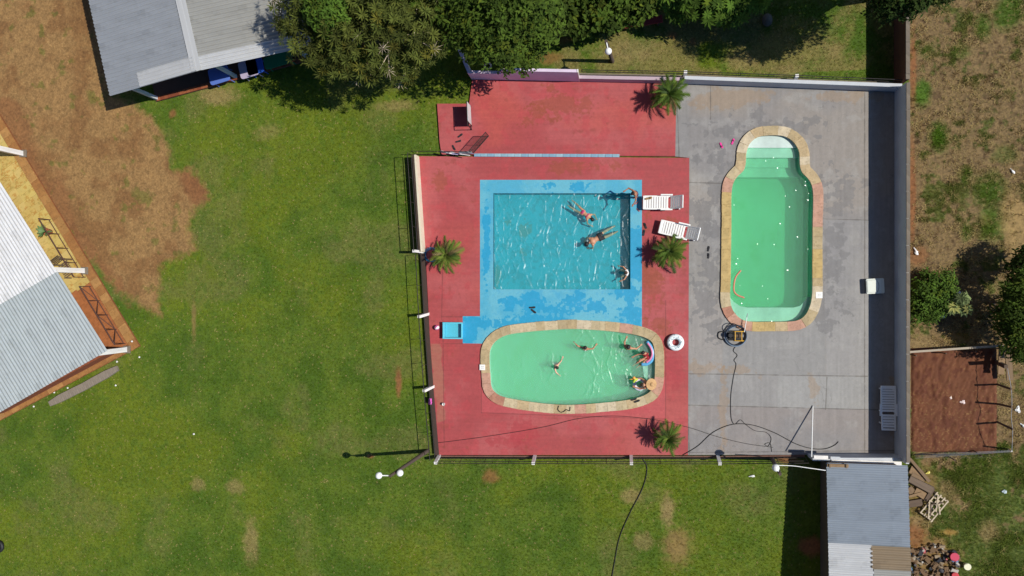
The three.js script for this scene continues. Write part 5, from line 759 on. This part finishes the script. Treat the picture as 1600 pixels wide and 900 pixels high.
{ const a = G(76, 632, 0.18), b = G(182, 576, 0.18), L = a.distanceTo(b), g = new THREE.BoxGeometry(L, 0.14, 0.42, 24, 2, 4), p = g.attributes.position; for (let i = 0; i < p.count; i++) { const x = p.getX(i) / L, k = 1 - 0.35 * Math.max(0, Math.abs(x) - 0.35) / 0.15; p.setZ(i, p.getZ(i) * k + 0.05 * (vn(x * 6 + 4, 2) - 0.5)); p.setY(i, p.getY(i) + 0.03 * (vn(x * 9, 5) - 0.5)); } g.computeVertexNormals(); planarUV(g, 0, 0, 0.5, 3); const m = mesh('log_bench', g, M('grey_log', rgb(146, 136, 124), 0.9, { map: tile(WOODTEX, 1) })); m.position.copy(a.clone().lerp(b, 0.5)).setY(0.075); m.rotation.y = -Math.atan2(b.z - a.z, b.x - a.x); tag(m, 'weathered grey split log lying along the veranda building', 'log'); }
{ const o = thing('broken_crate', 'broken pale wooden crate on the heap beside the tin shed', 'crate', G(1460, 792, 0.2).setY(0.03), 0.93), pale = M('pale_crate_wood', rgb(206, 192, 168), 0.85, { map: tile(WOODTEX, 1) }); o.scale.setScalar(0.82); for (let i = 0; i < 4; i++) mesh('slat', box(1.5, 0.04, 0.07, rr(-0.04, 0.04), 0.2, -0.36 + i * 0.24, 0.005), pale, o); for (let i = 0; i < 6; i++) mesh('cross_slat', box(0.07, 0.04, 0.82, -0.68 + i * 0.27 + rr(-0.03, 0.03), 0.16, rr(-0.03, 0.03), 0.005), pale, o); for (let i = 0; i < 5; i++) { const m = mesh('loose_slat', box(rr(0.6, 1.2), 0.03, 0.06, 0, 0.26 + i * 0.02, 0, 0.004), i % 2 ? woodMats[2] : pale, o); m.position.set(rr(-0.3, 0.3), 0, rr(-0.2, 0.2)); m.rotation.y = rr(-0.8, 0.8); } for (const [x, z] of [[-0.68, -0.36], [0.68, -0.36], [-0.68, 0.36], [0.68, 0.36]]) mesh('block', box(0.1, 0.14, 0.1, x, 0.07, z), pale, o); }
{ // rubbish
  const bits = [], R = (x, y) => { const k = rnd(), s = rr(0.06, 0.2), g = k < 0.4 ? box(s * 1.6, s * 0.4, s) : k < 0.7 ? new THREE.IcosahedronGeometry(s * 0.7, 1) : new THREE.CylinderGeometry(s * 0.3, s * 0.35, s * 1.5, 8); if (k >= 0.4 && k < 0.7) { const p = g.attributes.position; for (let i = 0; i < p.count; i++) p.setXYZ(i, p.getX(i) * (0.8 + 0.5 * vn(i, s * 90)), p.getY(i) * 0.5, p.getZ(i) * (0.8 + 0.5 * vn(s * 70, i))); } g.rotateY(rr(0, 6)); g.rotateX(rr(-0.5, 0.5)); const q = G(x, y, 0.08); g.translate(q.x, rr(0.04, 0.14), q.z); g.computeVertexNormals(); return g; };
  const mt = [M('trash_white', rgb(176, 172, 162), 0.8), M('trash_black', [0.03, 0.03, 0.035], 0.6), M('trash_blue', rgb(80, 120, 160), 0.6), M('trash_brown', rgb(112, 88, 62), 0.9), M('trash_pale', rgb(150, 132, 106), 0.9), M('trash_rose', rgb(180, 90, 90), 0.7)];
  const o = thing('rubbish_heap', 'scattered household rubbish beside the lower end of the tin shed', 'rubbish'); o.userData.kind = 'stuff';
  mt.forEach((m, i) => { const l = []; for (let k = 0; k < [8, 30, 4, 90, 30, 2][i]; k++) { const a = rr(0, 6.28), q = Math.sqrt(rnd()); l.push(R(1456 + Math.cos(a) * q * 42, 880 + Math.sin(a) * q * 30)); } const s = mesh(['pale_litter', 'dark_litter', 'blue_litter', 'brown_litter', 'tan_litter', 'rose_litter'][i], merged(l), m, o); s.userData.kind = 'stuff'; });
  const bucket = (label, px, py, c, s = 1) => { const b = thing('bucket', label, 'bucket', G(px, py, 0.2).setY(0.01), rr(0, 3)); const g = new THREE.LatheGeometry([[0, 0], [0.13, 0], [0.18, 0.28], [0.19, 0.29], [0.17, 0.29], [0.12, 0.02], [0, 0.02]].map(([x, y]) => new THREE.Vector2(x * s, y * s)), 24); mesh('bucket_body', g, M('bucket_' + px, c, 0.5), b); mesh('lid', new THREE.CylinderGeometry(0.19 * s, 0.19 * s, 0.03, 24).translate(0, 0.3 * s, 0), M('bucket_' + px), b); mesh('handle', new THREE.TorusGeometry(0.17 * s, 0.008, 6, 20, Math.PI).rotateX(-1.3).translate(0, 0.27 * s, 0), darkMetal, b); };
  bucket('crimson bucket at the edge of the rubbish heap', 1490, 869, rgb(190, 40, 76), 1); bucket('red bucket at the picture bottom beside the rubbish heap', 1492, 899, rgb(190, 36, 50), 0.8); bucket('white and yellow paint pail right of the crimson bucket', 1511, 885, rgb(226, 222, 190), 0.8);
  const bag = (label, px, py, sx, sz, turn, c = rgb(232, 232, 230)) => { const g = new THREE.IcosahedronGeometry(0.1, 2), p = g.attributes.position; for (let i = 0; i < p.count; i++) { const x = p.getX(i), y = p.getY(i), z = p.getZ(i), k = 0.55 + 0.95 * vn(x * 18 + px, z * 18 + y * 9); p.setXYZ(i, x * k * sx + (y > 0 ? 0.05 : 0), y * 0.25 * k, z * k * sz * (x > 0 ? 1.25 : 0.6)); } g.computeVertexNormals(); g.rotateY(turn); const q = G(px, py, 0.05); g.translate(q.x, 0.06, q.z); const m = mesh('plastic_bag', g, M('bag_' + Math.round(c[1] * 100), c, 0.5)); tag(m, label, 'bag', 'litter'); };
  bag('white plastic bag on dry grass by the tall grey wall', 1431, 392, 1.4, 0.6, -1.1); bag('white scrap of litter on dry grass at the right picture edge', 1581, 266, 1.3, 0.4, -1); bag('white litter beside the soil bed stakes', 1589, 640, 0.7, 1.2, 0.2); bag('white litter at the picture edge below the soil bed stakes', 1598, 664, 1.2, 0.5, -0.6); bag('small white litter next to the pale leaf plant', 1497, 457, 0.6, 0.6, 0); bag('small white litter below the leafy bush', 1472, 494, 0.6, 0.7, 0); bag('pale blue litter on the rough grass right of the crate', 1568, 768, 0.8, 0.7, 0, rgb(190, 206, 210)); bag('yellow lid on rough grass near the timber heap', 1449, 739, 0.7, 0.5, 0.4, rgb(232, 220, 110)); bag('white paper strip on the lower lawn near the shed shadow', 1174, 744, 1.1, 0.4, 0.1); bag('white scrap in the soil bed, upper one', 1483, 621, 0.6, 0.7, 0, rgb(220, 205, 195)); bag('white scrap in the soil bed, lower one', 1503, 628, 0.8, 0.8, 0, rgb(220, 200, 195));
  const tire = (label, px, py, R, r, h, m, y = 0) => { const g = new THREE.TorusGeometry(R, r, 12, 40); g.rotateX(Math.PI / 2); const o2 = thing('tyre', label, 'tyre', G(px, py, h).setY(y)); mesh('tread', g.translate(0, r, 0), m, o2); mesh('bead', new THREE.TorusGeometry(R - r * 0.7, r * 0.25, 8, 32).rotateX(Math.PI / 2).translate(0, r * 1.5, 0), darkMetal, o2); };
  tire('pale painted tyre lying in the tree shade behind the lilac wall', 762, 103, 0.15, 0.055, 0.1, M('painted_tyre', rgb(206, 186, 168), 0.8)); tire('dark tyre at the left picture edge on the lawn', -3, 854, 0.26, 0.1, 0.1, black);
  const pl2 = thing('red_bench', 'red bench plank half under the broadleaf tree', 'bench', G(1012, 33, 0.42).setY(0), 0.12); mesh('seat', box(1.9, 0.06, 0.36, -0.25, 0.42, 0, 0.012), M('red_bench_paint', rgb(176, 60, 56), 0.7, { map: tile(WOODTEX, 1) }), pl2); for (const x of [-1, 0.5]) mesh('leg', box(0.1, 0.4, 0.3, x, 0.2, 0), woodMats[2], pl2);
  const ch = thing('garden_stone', 'pale stone in the shade near the drooping tree', 'stone', G(1199, 31, 0.1).setY(-0.02)); const sg = new THREE.IcosahedronGeometry(0.24, 2); { const p = sg.attributes.position; for (let i = 0; i < p.count; i++) p.setXYZ(i, p.getX(i) * 1.0, p.getY(i) * 0.6, p.getZ(i) * 1.3); } mesh('stone_body', sg.translate(0, 0.1, 0), copingMat, ch);
  const coil = thing('garden_hose', 'blue garden hose coiled under the yellowing palm by the wall', 'hose', G(674, 398, DECK + 0.05).setY(DECK + 0.03)); for (let i = 0; i < 3; i++) mesh('coil', new THREE.TorusGeometry(0.3 + i * 0.03, 0.018, 6, 36).rotateX(Math.PI / 2).translate(rr(-0.03, 0.03), i * 0.03, rr(-0.03, 0.03)), M('blue_hose', rgb(60, 120, 160), 0.4), coil);
  for (const [i, px, py, l] of [[0, 218, 558, 'white pebble at the veranda corner'], [1, 183, 565, 'white pebble above the split log'], [2, 106, 606, 'white pebble in the middle of the split log side'], [3, 85, 613, 'white pebble left of the split log'], [4, 53, 635, 'white pebble at the far left of the veranda edge'], [5, 181, 602, 'white pebble on the lawn below the split log'], [6, 303, 678, 'white pebble alone on the large lawn'], [7, 209, 533, 'white pebble on the veranda border corner']]) { const g = new THREE.IcosahedronGeometry(0.055, 1); const p = g.attributes.position; for (let k = 0; k < p.count; k++) p.setXYZ(k, p.getX(k) * (1 + 0.3 * vn(k, i)), p.getY(k) * 0.6, p.getZ(k)); const q = G(px, py, 0); g.translate(q.x, i === 7 ? 0.15 : 0.02, q.z); tag(mesh('pebble', g, white), l, 'pebble', 'white pebbles'); }
}

// ---------------------------------------------------------------- grass
{
  const blades = (n, len, w, lean) => { const pos = [], idx = []; for (let i = 0; i < n; i++) { const a = i / n * 6.283 + rr(-0.4, 0.4), l = len * rr(0.7, 1.2), t = lean * rr(0.6, 1.2), bx = rr(-0.02, 0.02), bz = rr(-0.02, 0.02), c = Math.cos(a), s = Math.sin(a), k = pos.length / 3; pos.push(bx - s * w, 0, bz + c * w, bx + s * w, 0, bz - c * w, bx + c * l * Math.sin(t), l * Math.cos(t), bz + s * l * Math.sin(t)); idx.push(k, k + 1, k + 2); } const g = new THREE.BufferGeometry(); g.setAttribute('position', new THREE.Float32BufferAttribute(pos, 3)); g.setIndex(idx); g.computeVertexNormals(); return g; };
  const turf = blades(7, 0.06, 0.009, 1.05), rough = blades(8, 0.16, 0.01, 1.0), gm = M('grass_blade', [1, 1, 1], 0.9, { side: THREE.DoubleSide, specularIntensity: 0.2 });
  const noGo = [redLower, redUpper, greyDeck, soilBed, porchEdge];
  const lists = { turf: [], rough: [] }, x1 = G(1640, 450).x, x0 = G(-40, 450).x, z0 = G(0, -30).z, z1 = G(0, 930).z;
  for (let z = z0; z < z1; z += 0.085) for (let x = x0; x < x1; x += 0.085) {
    const px = x + rr(-0.05, 0.05), pz = z + rr(-0.05, 0.05); if (noGo.some((P) => inside(px, pz, P))) continue;
    const c = groundAt(px, pz), lot = px > LOTX; if (px > LOTX - 0.6 && px < LOTX + 0.05 && pz < SOUTHZ + 0.4) continue;
    if (rnd() > c[3] * (lot ? 1 : 0.82)) continue; lists[lot ? 'rough' : 'turf'].push([px, pz, c]);
  }
  for (const [k, g] of [['turf', turf], ['rough', rough]]) {
    const L = lists[k], m = new THREE.InstancedMesh(g, gm, L.length), M4 = new THREE.Matrix4(), Q = new THREE.Quaternion(), C = new THREE.Color(); m.name = k === 'turf' ? 'grass' : 'rough_grass'; m.castShadow = m.receiveShadow = true;
    L.forEach(([x, z, c], i) => { Q.setFromAxisAngle(V(0, 1, 0), rr(0, 6.28)); const s = rr(0.6, 1.35) * (k === 'rough' ? (vn(x * 1.5, z * 1.5) + 0.4) : 1); M4.compose(V(x, -0.005, z), Q, V(s, s * rr(0.8, 1.2), s)); m.setMatrixAt(i, M4); const b = rr(0.75, 1.4) / Math.max(0.5, c[5]) * 0.88; let q = [c[0] * b, c[1] * b, c[2] * b]; if (rnd() < c[4] * 0.6 + 0.05) q = mix3(q, rgb(176, 156, 104), 0.7); C.setRGB(q[0], q[1], q[2]); m.setColorAt(i, C); });
    scene.add(m); tag(m, k === 'turf' ? 'short green turf blades covering the lawn' : 'rough dry grass and weeds on the vacant lot', 'grass', null, 'stuff');
  }
}

// ---------------------------------------------------------------- people
const skins = { tan: M('tan_skin', rgb(196, 142, 110), 0.55), brown: M('brown_skin', rgb(160, 108, 80), 0.55), fair: M('fair_skin', rgb(222, 172, 146), 0.55) };
const hairs = { black: M('black_hair', [0.012, 0.01, 0.009], 0.6), brown: M('brown_hair', [0.06, 0.035, 0.02], 0.6) };
function capsule(p, b) { const [a, c, ra, rb] = b, bx = c.x - a.x, by = c.y - a.y, bz = c.z - a.z, px = p[0] - a.x, py = p[1] - a.y, pz = p[2] - a.z, t = clamp((px * bx + py * by + pz * bz) / (bx * bx + by * by + bz * bz + 1e-9), 0, 1); return Math.hypot(px - bx * t, py - by * t, pz - bz * t) - (ra + (rb - ra) * t); }
const smin = (a, b, k) => { const h = clamp(0.5 + 0.5 * (b - a) / k, 0, 1); return b + (a - b) * h - k * h * (1 - h); };
function field(bones, k) { return (p) => { let d = 9; for (const b of bones) { const e = capsule(p, b); d = d > 8 ? e : smin(d, e, k); } return d; }; }
function skinOf(f, lo, hi, cell) {
  const size = Math.max(hi.x - lo.x, hi.y - lo.y, hi.z - lo.z) + cell * 6, n = Math.ceil(size / cell), c = lo.clone().add(hi).multiplyScalar(0.5), half = n / 2, mc = new MarchingCubes(n, new THREE.MeshBasicMaterial(), false, false, 120000);
  mc.isolation = 0; const pt = [0, 0, 0], rx = [lo.x - 3 * cell, hi.x + 3 * cell], ry = [lo.y - 3 * cell, hi.y + 3 * cell], rz = [lo.z - 3 * cell, hi.z + 3 * cell]; let i = 0;
  for (let z = 0; z < n; z++) { pt[2] = c.z + (z - half) * cell; for (let y = 0; y < n; y++) { pt[1] = c.y + (y - half) * cell; for (let x = 0; x < n; x++, i++) { pt[0] = c.x + (x - half) * cell; mc.field[i] = pt[0] < rx[0] || pt[0] > rx[1] || pt[1] < ry[0] || pt[1] > ry[1] || pt[2] < rz[0] || pt[2] > rz[1] ? -1 : -f(pt); } } }
  mc.update(); const m = mc.count ?? mc.geometry.drawRange.count, pos = new Float32Array(m * 3), nor = new Float32Array(m * 3), e = cell * 0.5;
  for (let v = 0; v < m; v++) { const q = [0, 1, 2].map((k) => mc.positionArray[v * 3 + k] * half * cell + [c.x, c.y, c.z][k]); pos.set(q, v * 3); const d = [0, 1, 2].map((k) => { const a = q.slice(), b = q.slice(); a[k] += e; b[k] -= e; return f(a) - f(b); }), l = Math.hypot(...d) || 1; nor.set(d.map((x) => x / l), v * 3); }
  const g = new THREE.BufferGeometry(); g.setAttribute('position', new THREE.BufferAttribute(pos, 3)); g.setAttribute('normal', new THREE.BufferAttribute(nor, 3)); return g;
}
const bounds = (bones) => { const lo = V(9, 9, 9), hi = V(-9, -9, -9); for (const [a, b, ra, rb] of bones) for (const [p, r] of [[a, ra], [b, rb]]) { lo.min(p.clone().subScalar(r)); hi.max(p.clone().addScalar(r)); } return [lo, hi]; };
// directions are [forward, up, side]; everything is metres times S
function person(label, o) {
  const S = o.S, P = thing('person', label, 'person', o.at, o.heading ?? 0), D = (d) => V(d[0], d[1], d[2]).normalize(), sp = D(o.spine), lat = D(o.lat ?? [0, 0, 1]), fr = V(0, 0, 0).crossVectors(lat, sp).normalize().multiplyScalar(o.flip ?? 1), add = (p, d, l) => p.clone().addScaledVector(d, l * S), pel = V(0, 0, 0), ch = add(pel, sp, 0.47), B = [], r = (x) => x * S * (o.bulk ?? 1.12);
  const hd = D(o.head ?? o.spine), neck = add(ch, hd, 0.1), hc = add(ch, hd, 0.2);
  B.push([add(pel, lat, -0.06), add(pel, lat, 0.06), r(0.105), r(0.105)], [pel, add(pel, sp, 0.2), r(0.11), r(0.098)], [add(pel, sp, 0.2), add(pel, sp, 0.38), r(0.1), r(0.118)], [add(add(pel, sp, 0.36), lat, -0.07), add(add(pel, sp, 0.36), lat, 0.07), r(0.1), r(0.1)], [add(add(ch, sp, -0.035), lat, -0.15), add(add(ch, sp, -0.035), lat, 0.15), r(0.06), r(0.06)], [ch, neck, r(0.058), r(0.05)]);
  const torso = B.slice(0, 5), hands = [], thighs = [];
  [[-1, o.armL], [1, o.armR]].forEach(([s, a]) => { const sh = add(add(ch, sp, -0.035), lat, s * 0.175), el = add(sh, D(a[0]), 0.29), wr = add(el, D(a[1]), 0.25); B.push([sh, el, r(0.05), r(0.038)], [el, wr, r(0.039), r(0.027)]); hands.push([wr, D(a[1]), s]); });
  [[-1, o.legL], [1, o.legR]].forEach(([s, l]) => { const hp = add(pel, lat, s * 0.09), kn = add(hp, D(l[0]), 0.42), an = add(kn, D(l[1]), 0.41), to = add(an, D(l[2]), 0.17), he = add(an, D(l[2]), -0.04); B.push([hp, kn, r(0.082), r(0.056)], [kn, add(kn, D(l[1]), 0.16), r(0.055), r(0.054)], [add(kn, D(l[1]), 0.16), an, r(0.054), r(0.036)], [he, to, r(0.038), r(0.028)]); thighs.push([hp, kn, r(0.082), r(0.056)]); });
  const parts = [skinOf(field(B, 0.03 * S), ...bounds(B), 0.02)];
  // head with face
  const up = hd, fc = D(o.face ?? [fr.x, fr.y, fr.z]).addScaledVector(up, -D(o.face ?? [fr.x, fr.y, fr.z]).dot(up)).normalize(), sd = V(0, 0, 0).crossVectors(up, fc).normalize(), hp = (f, u, s) => hc.clone().addScaledVector(fc, f * S).addScaledVector(up, u * S).addScaledVector(sd, s * S);
  const HB = [[hp(-0.015, 0.03, 0), hp(0.01, 0.035, 0), r(0.088), r(0.084)], [hp(0.02, -0.01, 0), hp(0.035, -0.075, 0), r(0.066), r(0.04)], [hp(0.095, 0.005, 0), hp(0.112, -0.025, 0), r(0.01), r(0.015)], [hp(0.08, 0.03, -0.035), hp(0.08, 0.03, 0.035), r(0.014), r(0.014)], [hp(-0.005, 0.01, 0.083), hp(-0.005, -0.025, 0.08), r(0.018), r(0.013)], [hp(-0.005, 0.01, -0.083), hp(-0.005, -0.025, -0.08), r(0.018), r(0.013)], [hp(0.08, -0.055, -0.018), hp(0.08, -0.055, 0.018), r(0.009), r(0.009)], [hp(0, -0.06, 0), neck, r(0.05), r(0.05)]];
  parts.push(skinOf(field(HB, 0.012 * S), ...bounds(HB), 0.008));
  for (const [wr, d, s] of hands) { // palm and five fingers
    let n = V(0, -1, 0).addScaledVector(d, d.y); if (n.length() < 0.2) n = fr.clone().addScaledVector(d, -fr.dot(d)); n.normalize(); const w = V(0, 0, 0).crossVectors(d, n).multiplyScalar(s), q = (a, b, c) => wr.clone().addScaledVector(d, a * S).addScaledVector(w, b * S).addScaledVector(n, c * S), F = [];
    F.push([q(-0.03, 0, 0), q(0.02, 0, 0), r(0.027), r(0.026)]); for (const b of [-0.026, -0.009, 0.009, 0.026]) F.push([q(0.01, b * 0.7, 0), q(0.075, b, 0.002), r(0.015), r(0.013)]);
    [[-0.028, 0.06], [-0.01, 0.075], [0.01, 0.08], [0.029, 0.07]].forEach(([b, l]) => F.push([q(0.08, b * 1.05, 0.002), q(0.08 + l * 0.55, b * 1.25, 0.008), r(0.0098), r(0.009)], [q(0.08 + l * 0.55, b * 1.25, 0.008), q(0.08 + l, b * 1.35, 0.024), r(0.009), r(0.0075)]));
    F.push([q(0.015, 0.03, 0.004), q(0.05, 0.055, 0.014), r(0.013), r(0.011)], [q(0.05, 0.055, 0.014), q(0.08, 0.062, 0.026), r(0.011), r(0.009)]);
    parts.push(skinOf(field(F, 0.006 * S), ...bounds(F), 0.006));
  }
  mesh('body', mergeGeometries(parts), skins[o.skin ?? 'tan'], P);
  // hair
  const hm = hairs[o.hair ?? 'black'], HH = [[hp(-0.03, 0.045, 0), hp(0.0, 0.055, 0), r(0.094), r(0.086)], [hp(-0.05, 0.0, 0), hp(-0.04, -0.05, 0), r(0.072), r(0.055)]]; if (o.long) HH.push([hp(-0.06, -0.02, 0), hp(-0.1, -0.2, 0), r(0.065), r(0.045)]); if (o.bun) HH.push([hp(-0.09, 0.09, 0), hp(-0.1, 0.1, 0), r(0.045), r(0.045)]);
  const hf = field(HH, 0.02 * S); mesh('hair', skinOf((p) => Math.max(hf(p) + 0.004 * Math.sin(p[0] * 90) * Math.sin(p[2] * 80 + p[1] * 60), (p[0] - hc.x) * fc.x + (p[1] - hc.y) * fc.y + (p[2] - hc.z) * fc.z - 0.052 * S - 0.55 * Math.max(0, (p[0] - hc.x) * up.x + (p[1] - hc.y) * up.y + (p[2] - hc.z) * up.z - 0.03 * S)), ...bounds(HH), 0.01), hm, P);
  const eyes = merged([-1, 1].map((s) => { const e = hp(0.082, 0.01, s * 0.032); return new THREE.SphereGeometry(0.011 * S, 10, 8).translate(e.x, e.y, e.z); })); mesh('eyes', eyes, M('eye_dark', [0.02, 0.015, 0.012], 0.3), P);
  for (const [nm, c, a, b, withLegs] of o.wear ?? []) { const src = withLegs ? [...torso, ...thighs] : torso, f = field(src, 0.03 * S); mesh(nm, skinOf((p) => { const t = p[0] * sp.x + p[1] * sp.y + p[2] * sp.z; return Math.max(f(p) - 0.011 * S, a * S - t, t - b * S, withLegs ? Math.hypot(p[0], p[1], p[2]) - withLegs * S : -1); }, ...bounds(src), 0.016), M('cloth_' + nm + '_' + c.map((v) => Math.round(v * 99)).join('_'), c, 0.75), P); }
  return P;
}
const W0 = WATER_Y;
const stand = { spine: [0.12, 1, 0], legL: [[0.05, -1, -0.05], [-0.1, -1, 0], [1, -0.1, 0]], legR: [[0.15, -1, 0.05], [-0.15, -1, 0], [1, -0.1, 0]] };
const head2 = (dx, dy) => -Math.atan2(dy, dx); // heading for a picture direction
const onWater = (px, py, y, h = 0) => { const q = G(px, py, h || Math.max(0, y)); q.y = y; return q; };
const BLACK = [0.014, 0.014, 0.016];
// rectangular pool
person('child standing at the blue pool corner with arms held out', { at: onWater(993.5, 303, DECK + 0.72, 0.7), heading: head2(-0.8, 0.4), S: 0.8, ...stand, spine: [0.25, 1, 0.05], legL: [[0.1, -1, -0.06], [-0.12, -1, 0], [1, -0.08, 0]], legR: [[0.18, -1, 0.06], [-0.2, -1, 0], [1, -0.08, 0]], armL: [[0.5, -0.2, -1], [0.8, 0.1, -0.5]], armR: [[0.5, -0.2, 0.8], [0.9, 0.2, -0.1]], skin: 'brown', wear: [['shorts', rgb(70, 60, 90), -0.2, 0.1, 0.3]] });
person('swimmer in a pink bikini floating face down in the rectangular pool', { at: onWater(911, 332, W0 - 0.03), heading: head2(0.78, 0.62), S: 0.84, spine: [1, 0.12, 0], lat: [0, 0, 1], head: [1, 0.25, 0], face: [0.3, -1, 0], armL: [[0.5, -0.6, -0.5], [0.8, -0.5, 0.4]], armR: [[0.5, -0.5, 0.5], [1, -0.4, -0.2]], legL: [[-1, -0.08, -0.12], [-1, -0.25, -0.1], [-1, -0.2, 0]], legR: [[-1, -0.2, 0.18], [-0.9, 0.1, 0.1], [-1, -0.1, 0]], skin: 'tan', flip: -1, wear: [['bikini_bottom', rgb(190, 60, 110), -0.12, 0.06, 0.16], ['bikini_top', rgb(190, 60, 110), 0.3, 0.37]] });
person('man in black shorts swimming face down in the rectangular pool', { at: onWater(936, 371, W0 - 0.005), heading: head2(-0.88, 0.47), S: 0.98, spine: [1, 0.06, 0], head: [1, 0.1, 0], face: [0.2, -1, 0], bulk: 1.22, armL: [[0.3, -0.8, -0.45], [0.7, -0.6, 0.4]], armR: [[0.3, -0.8, 0.4], [0.7, -0.6, -0.4]], legL: [[-1, -0.3, -0.12], [-1, -0.3, -0.04], [-1, -0.3, 0]], legR: [[-1, -0.22, 0.12], [-1, -0.4, 0.04], [-1, -0.3, 0]], skin: 'tan', flip: -1, wear: [['shorts', BLACK, -0.25, 0.06, 0.32]] });
person('child in a white shirt crouching in the shaded pool corner water', { at: onWater(980, 426, -0.26), heading: head2(-1, 0.1), S: 0.76, spine: [0.1, 1, 0], armL: [[0.7, -0.1, -0.9], [0.9, -0.3, -0.3]], armR: [[0.7, -0.1, 0.9], [0.9, -0.4, 0.3]], legL: [[1, -0.15, -0.3], [-0.8, -0.6, -0.1], [1, 0, 0]], legR: [[1, -0.15, 0.3], [-0.8, -0.6, 0.1], [1, 0, 0]], skin: 'tan', hair: 'brown', wear: [['shirt', rgb(226, 228, 228), 0.05, 0.5]] });
// oval pool
person('child alone in the middle of the oval pool with one arm up', { at: onWater(868, 571, -0.3), heading: head2(0.7, 0.6), S: 0.74, spine: [0.2, 1, 0], ...{ legL: stand.legL, legR: [[0.6, -0.8, 0.1], [-0.6, -0.8, 0], [1, 0, 0]] }, armL: [[0, 0.1, -1], [-0.3, 0.5, -1]], armR: [[0.8, -0.1, 0.5], [1, -0.05, 0]], skin: 'fair', bun: 1, wear: [['swimsuit', rgb(120, 90, 130), -0.1, 0.36]] });
person('swimmer with black hair and both arms spread in the oval pool', { at: onWater(914, 546, -0.36), heading: head2(0.2, -1), S: 0.82, ...stand, spine: [0.15, 1, 0], armL: [[0.2, 0.1, -1], [0.4, -0.2, -0.7]], armR: [[0.3, 0.15, 1], [0.9, 0.2, 0.5]], skin: 'tan', long: 1, wear: [['swimsuit', BLACK, -0.1, 0.38]] });
person('long haired swimmer raising one arm near the oval pool bench', { at: onWater(981, 543, -0.3), heading: head2(0.3, -1), S: 0.92, ...stand, spine: [0.05, 1, 0], armL: [[0.8, 0.5, -0.3], [0.9, 0.6, 0.1]], armR: [[0.2, -0.3, 1], [0.9, -0.1, 0.6]], skin: 'tan', long: 1, wear: [['swimsuit', BLACK, -0.1, 0.4]] });
person('person in red reclining in the crescent float of the oval pool', { at: onWater(1011, 559, W0 + 0.03), heading: head2(-0.75, 0.6), S: 0.8, spine: [-0.15, 0.75, 0.75], lat: [0.75, -0.1, 0.66], head: [0.3, 0.9, 0.5], face: [1, 0.2, 0], armL: [[0.8, -0.3, -0.3], [0.9, -0.1, 0.2]], armR: [[0.8, -0.3, 0.3], [1, -0.1, 0.2]], legL: [[1, 0.1, -0.1], [0.9, -0.4, 0], [1, 0.3, 0]], legR: [[1, 0.15, 0.15], [0.8, -0.5, 0], [1, 0.3, 0]], skin: 'tan', wear: [['red_swimsuit', rgb(150, 26, 34), -0.12, 0.46]] });
person('woman in black seated at the oval pool end with a straw hat on her back', { at: onWater(1012, 600, -0.08), heading: head2(-1, -0.1), S: 0.95, spine: [0.3, 1, 0], head: [0.6, 0.9, 0], armL: [[0.8, -0.5, -0.3], [1, 0, 0.2]], armR: [[0.8, -0.5, 0.3], [1, 0, -0.1]], legL: [[1, -0.1, -0.25], [0.3, -1, 0], [1, 0, 0]], legR: [[1, -0.1, 0.25], [0.3, -1, 0], [1, 0, 0]], skin: 'tan', hair: 'brown', bun: 1, wear: [['black_swimsuit', BLACK, -0.12, 0.42]] });
{ // straw hat, floats
  const h = thing('straw_hat', 'round straw hat behind the seated woman at the oval pool end', 'hat', onWater(1018, 600.5, 0.4, 0.4)); const st2 = M('straw', rgb(206, 168, 120), 0.9, { map: tile(WOODTEX, 2) }); mesh('brim', new THREE.LatheGeometry([[0.09, 0.03], [0.14, 0.0], [0.27, -0.015], [0.28, -0.01], [0.14, 0.012], [0.09, 0.04]].map(([x, y]) => new THREE.Vector2(x, y)), 36), st2, h); mesh('hat_crown', new THREE.SphereGeometry(0.1, 24, 12, 0, 6.283, 0, 1.6).scale(1, 0.9, 1).translate(0, 0.02, 0), st2, h); h.rotation.z = -0.45;
  const arc = (name, label, pts, r, m1, m2) => { const o = thing(name, label, 'swim ring'); mesh('tube_body', mergeGeometries([plainAttr(tube(pts, r, 10, false, 14)), ...[pts[0], pts[pts.length - 1]].map((q) => plainAttr(new THREE.SphereGeometry(r, 14, 10).translate(q.x, q.y, q.z)))]), m1, o); if (m2) mesh('outer_stripe', tube(pts.map((q) => q.clone().add(V(0.0, 0.028, 0))), r * 0.8, 10, false, 12), m2, o); return o; };
  const wp = (l, y) => l.map(([x, q]) => onWater(x, q, y));
  const bl = M('float_blue', rgb(96, 170, 214), 0.3), pk = M('float_pink', rgb(222, 130, 170), 0.3), lil = M('float_lilac', rgb(226, 222, 240), 0.3);
  const f = arc('crescent_float', 'blue and pink crescent float at the oval pool bench', wp([[1012, 535], [1018, 543], [1020.5, 553], [1018, 563], [1011, 568.5], [1004, 569]], 0.06), 0.085, bl); mesh('pink_band', tube(wp([[1012, 536], [1017, 544], [1019, 553], [1016, 561], [1010, 566]], 0.12), 0.05, 10, false, 12), pk, f);
  const u = thing('unicorn_ring', 'white swim ring with yellow and green trim held by the seated woman', 'swim ring', onWater(999, 600, W0 + 0.07)); mesh('ring', new THREE.TorusGeometry(0.24, 0.085, 16, 40).rotateX(Math.PI / 2), lil, u); mesh('mane', tube([V(-0.1, 0.08, -0.26), V(-0.2, 0.16, -0.22), V(-0.28, 0.14, -0.1)], 0.06, 8, false, 10), M('float_green', rgb(190, 214, 70), 0.4), u); mesh('horn', new THREE.ConeGeometry(0.05, 0.3, 16).rotateZ(1.3).translate(-0.36, 0.12, -0.24), M('float_gold', rgb(226, 160, 70), 0.4), u); mesh('neck', tube([V(-0.14, 0.05, -0.2), V(-0.24, 0.14, -0.28), V(-0.3, 0.14, -0.34)], 0.075, 8, false, 10), M('float_gold'), u);
}

renderer.render(scene, camera);
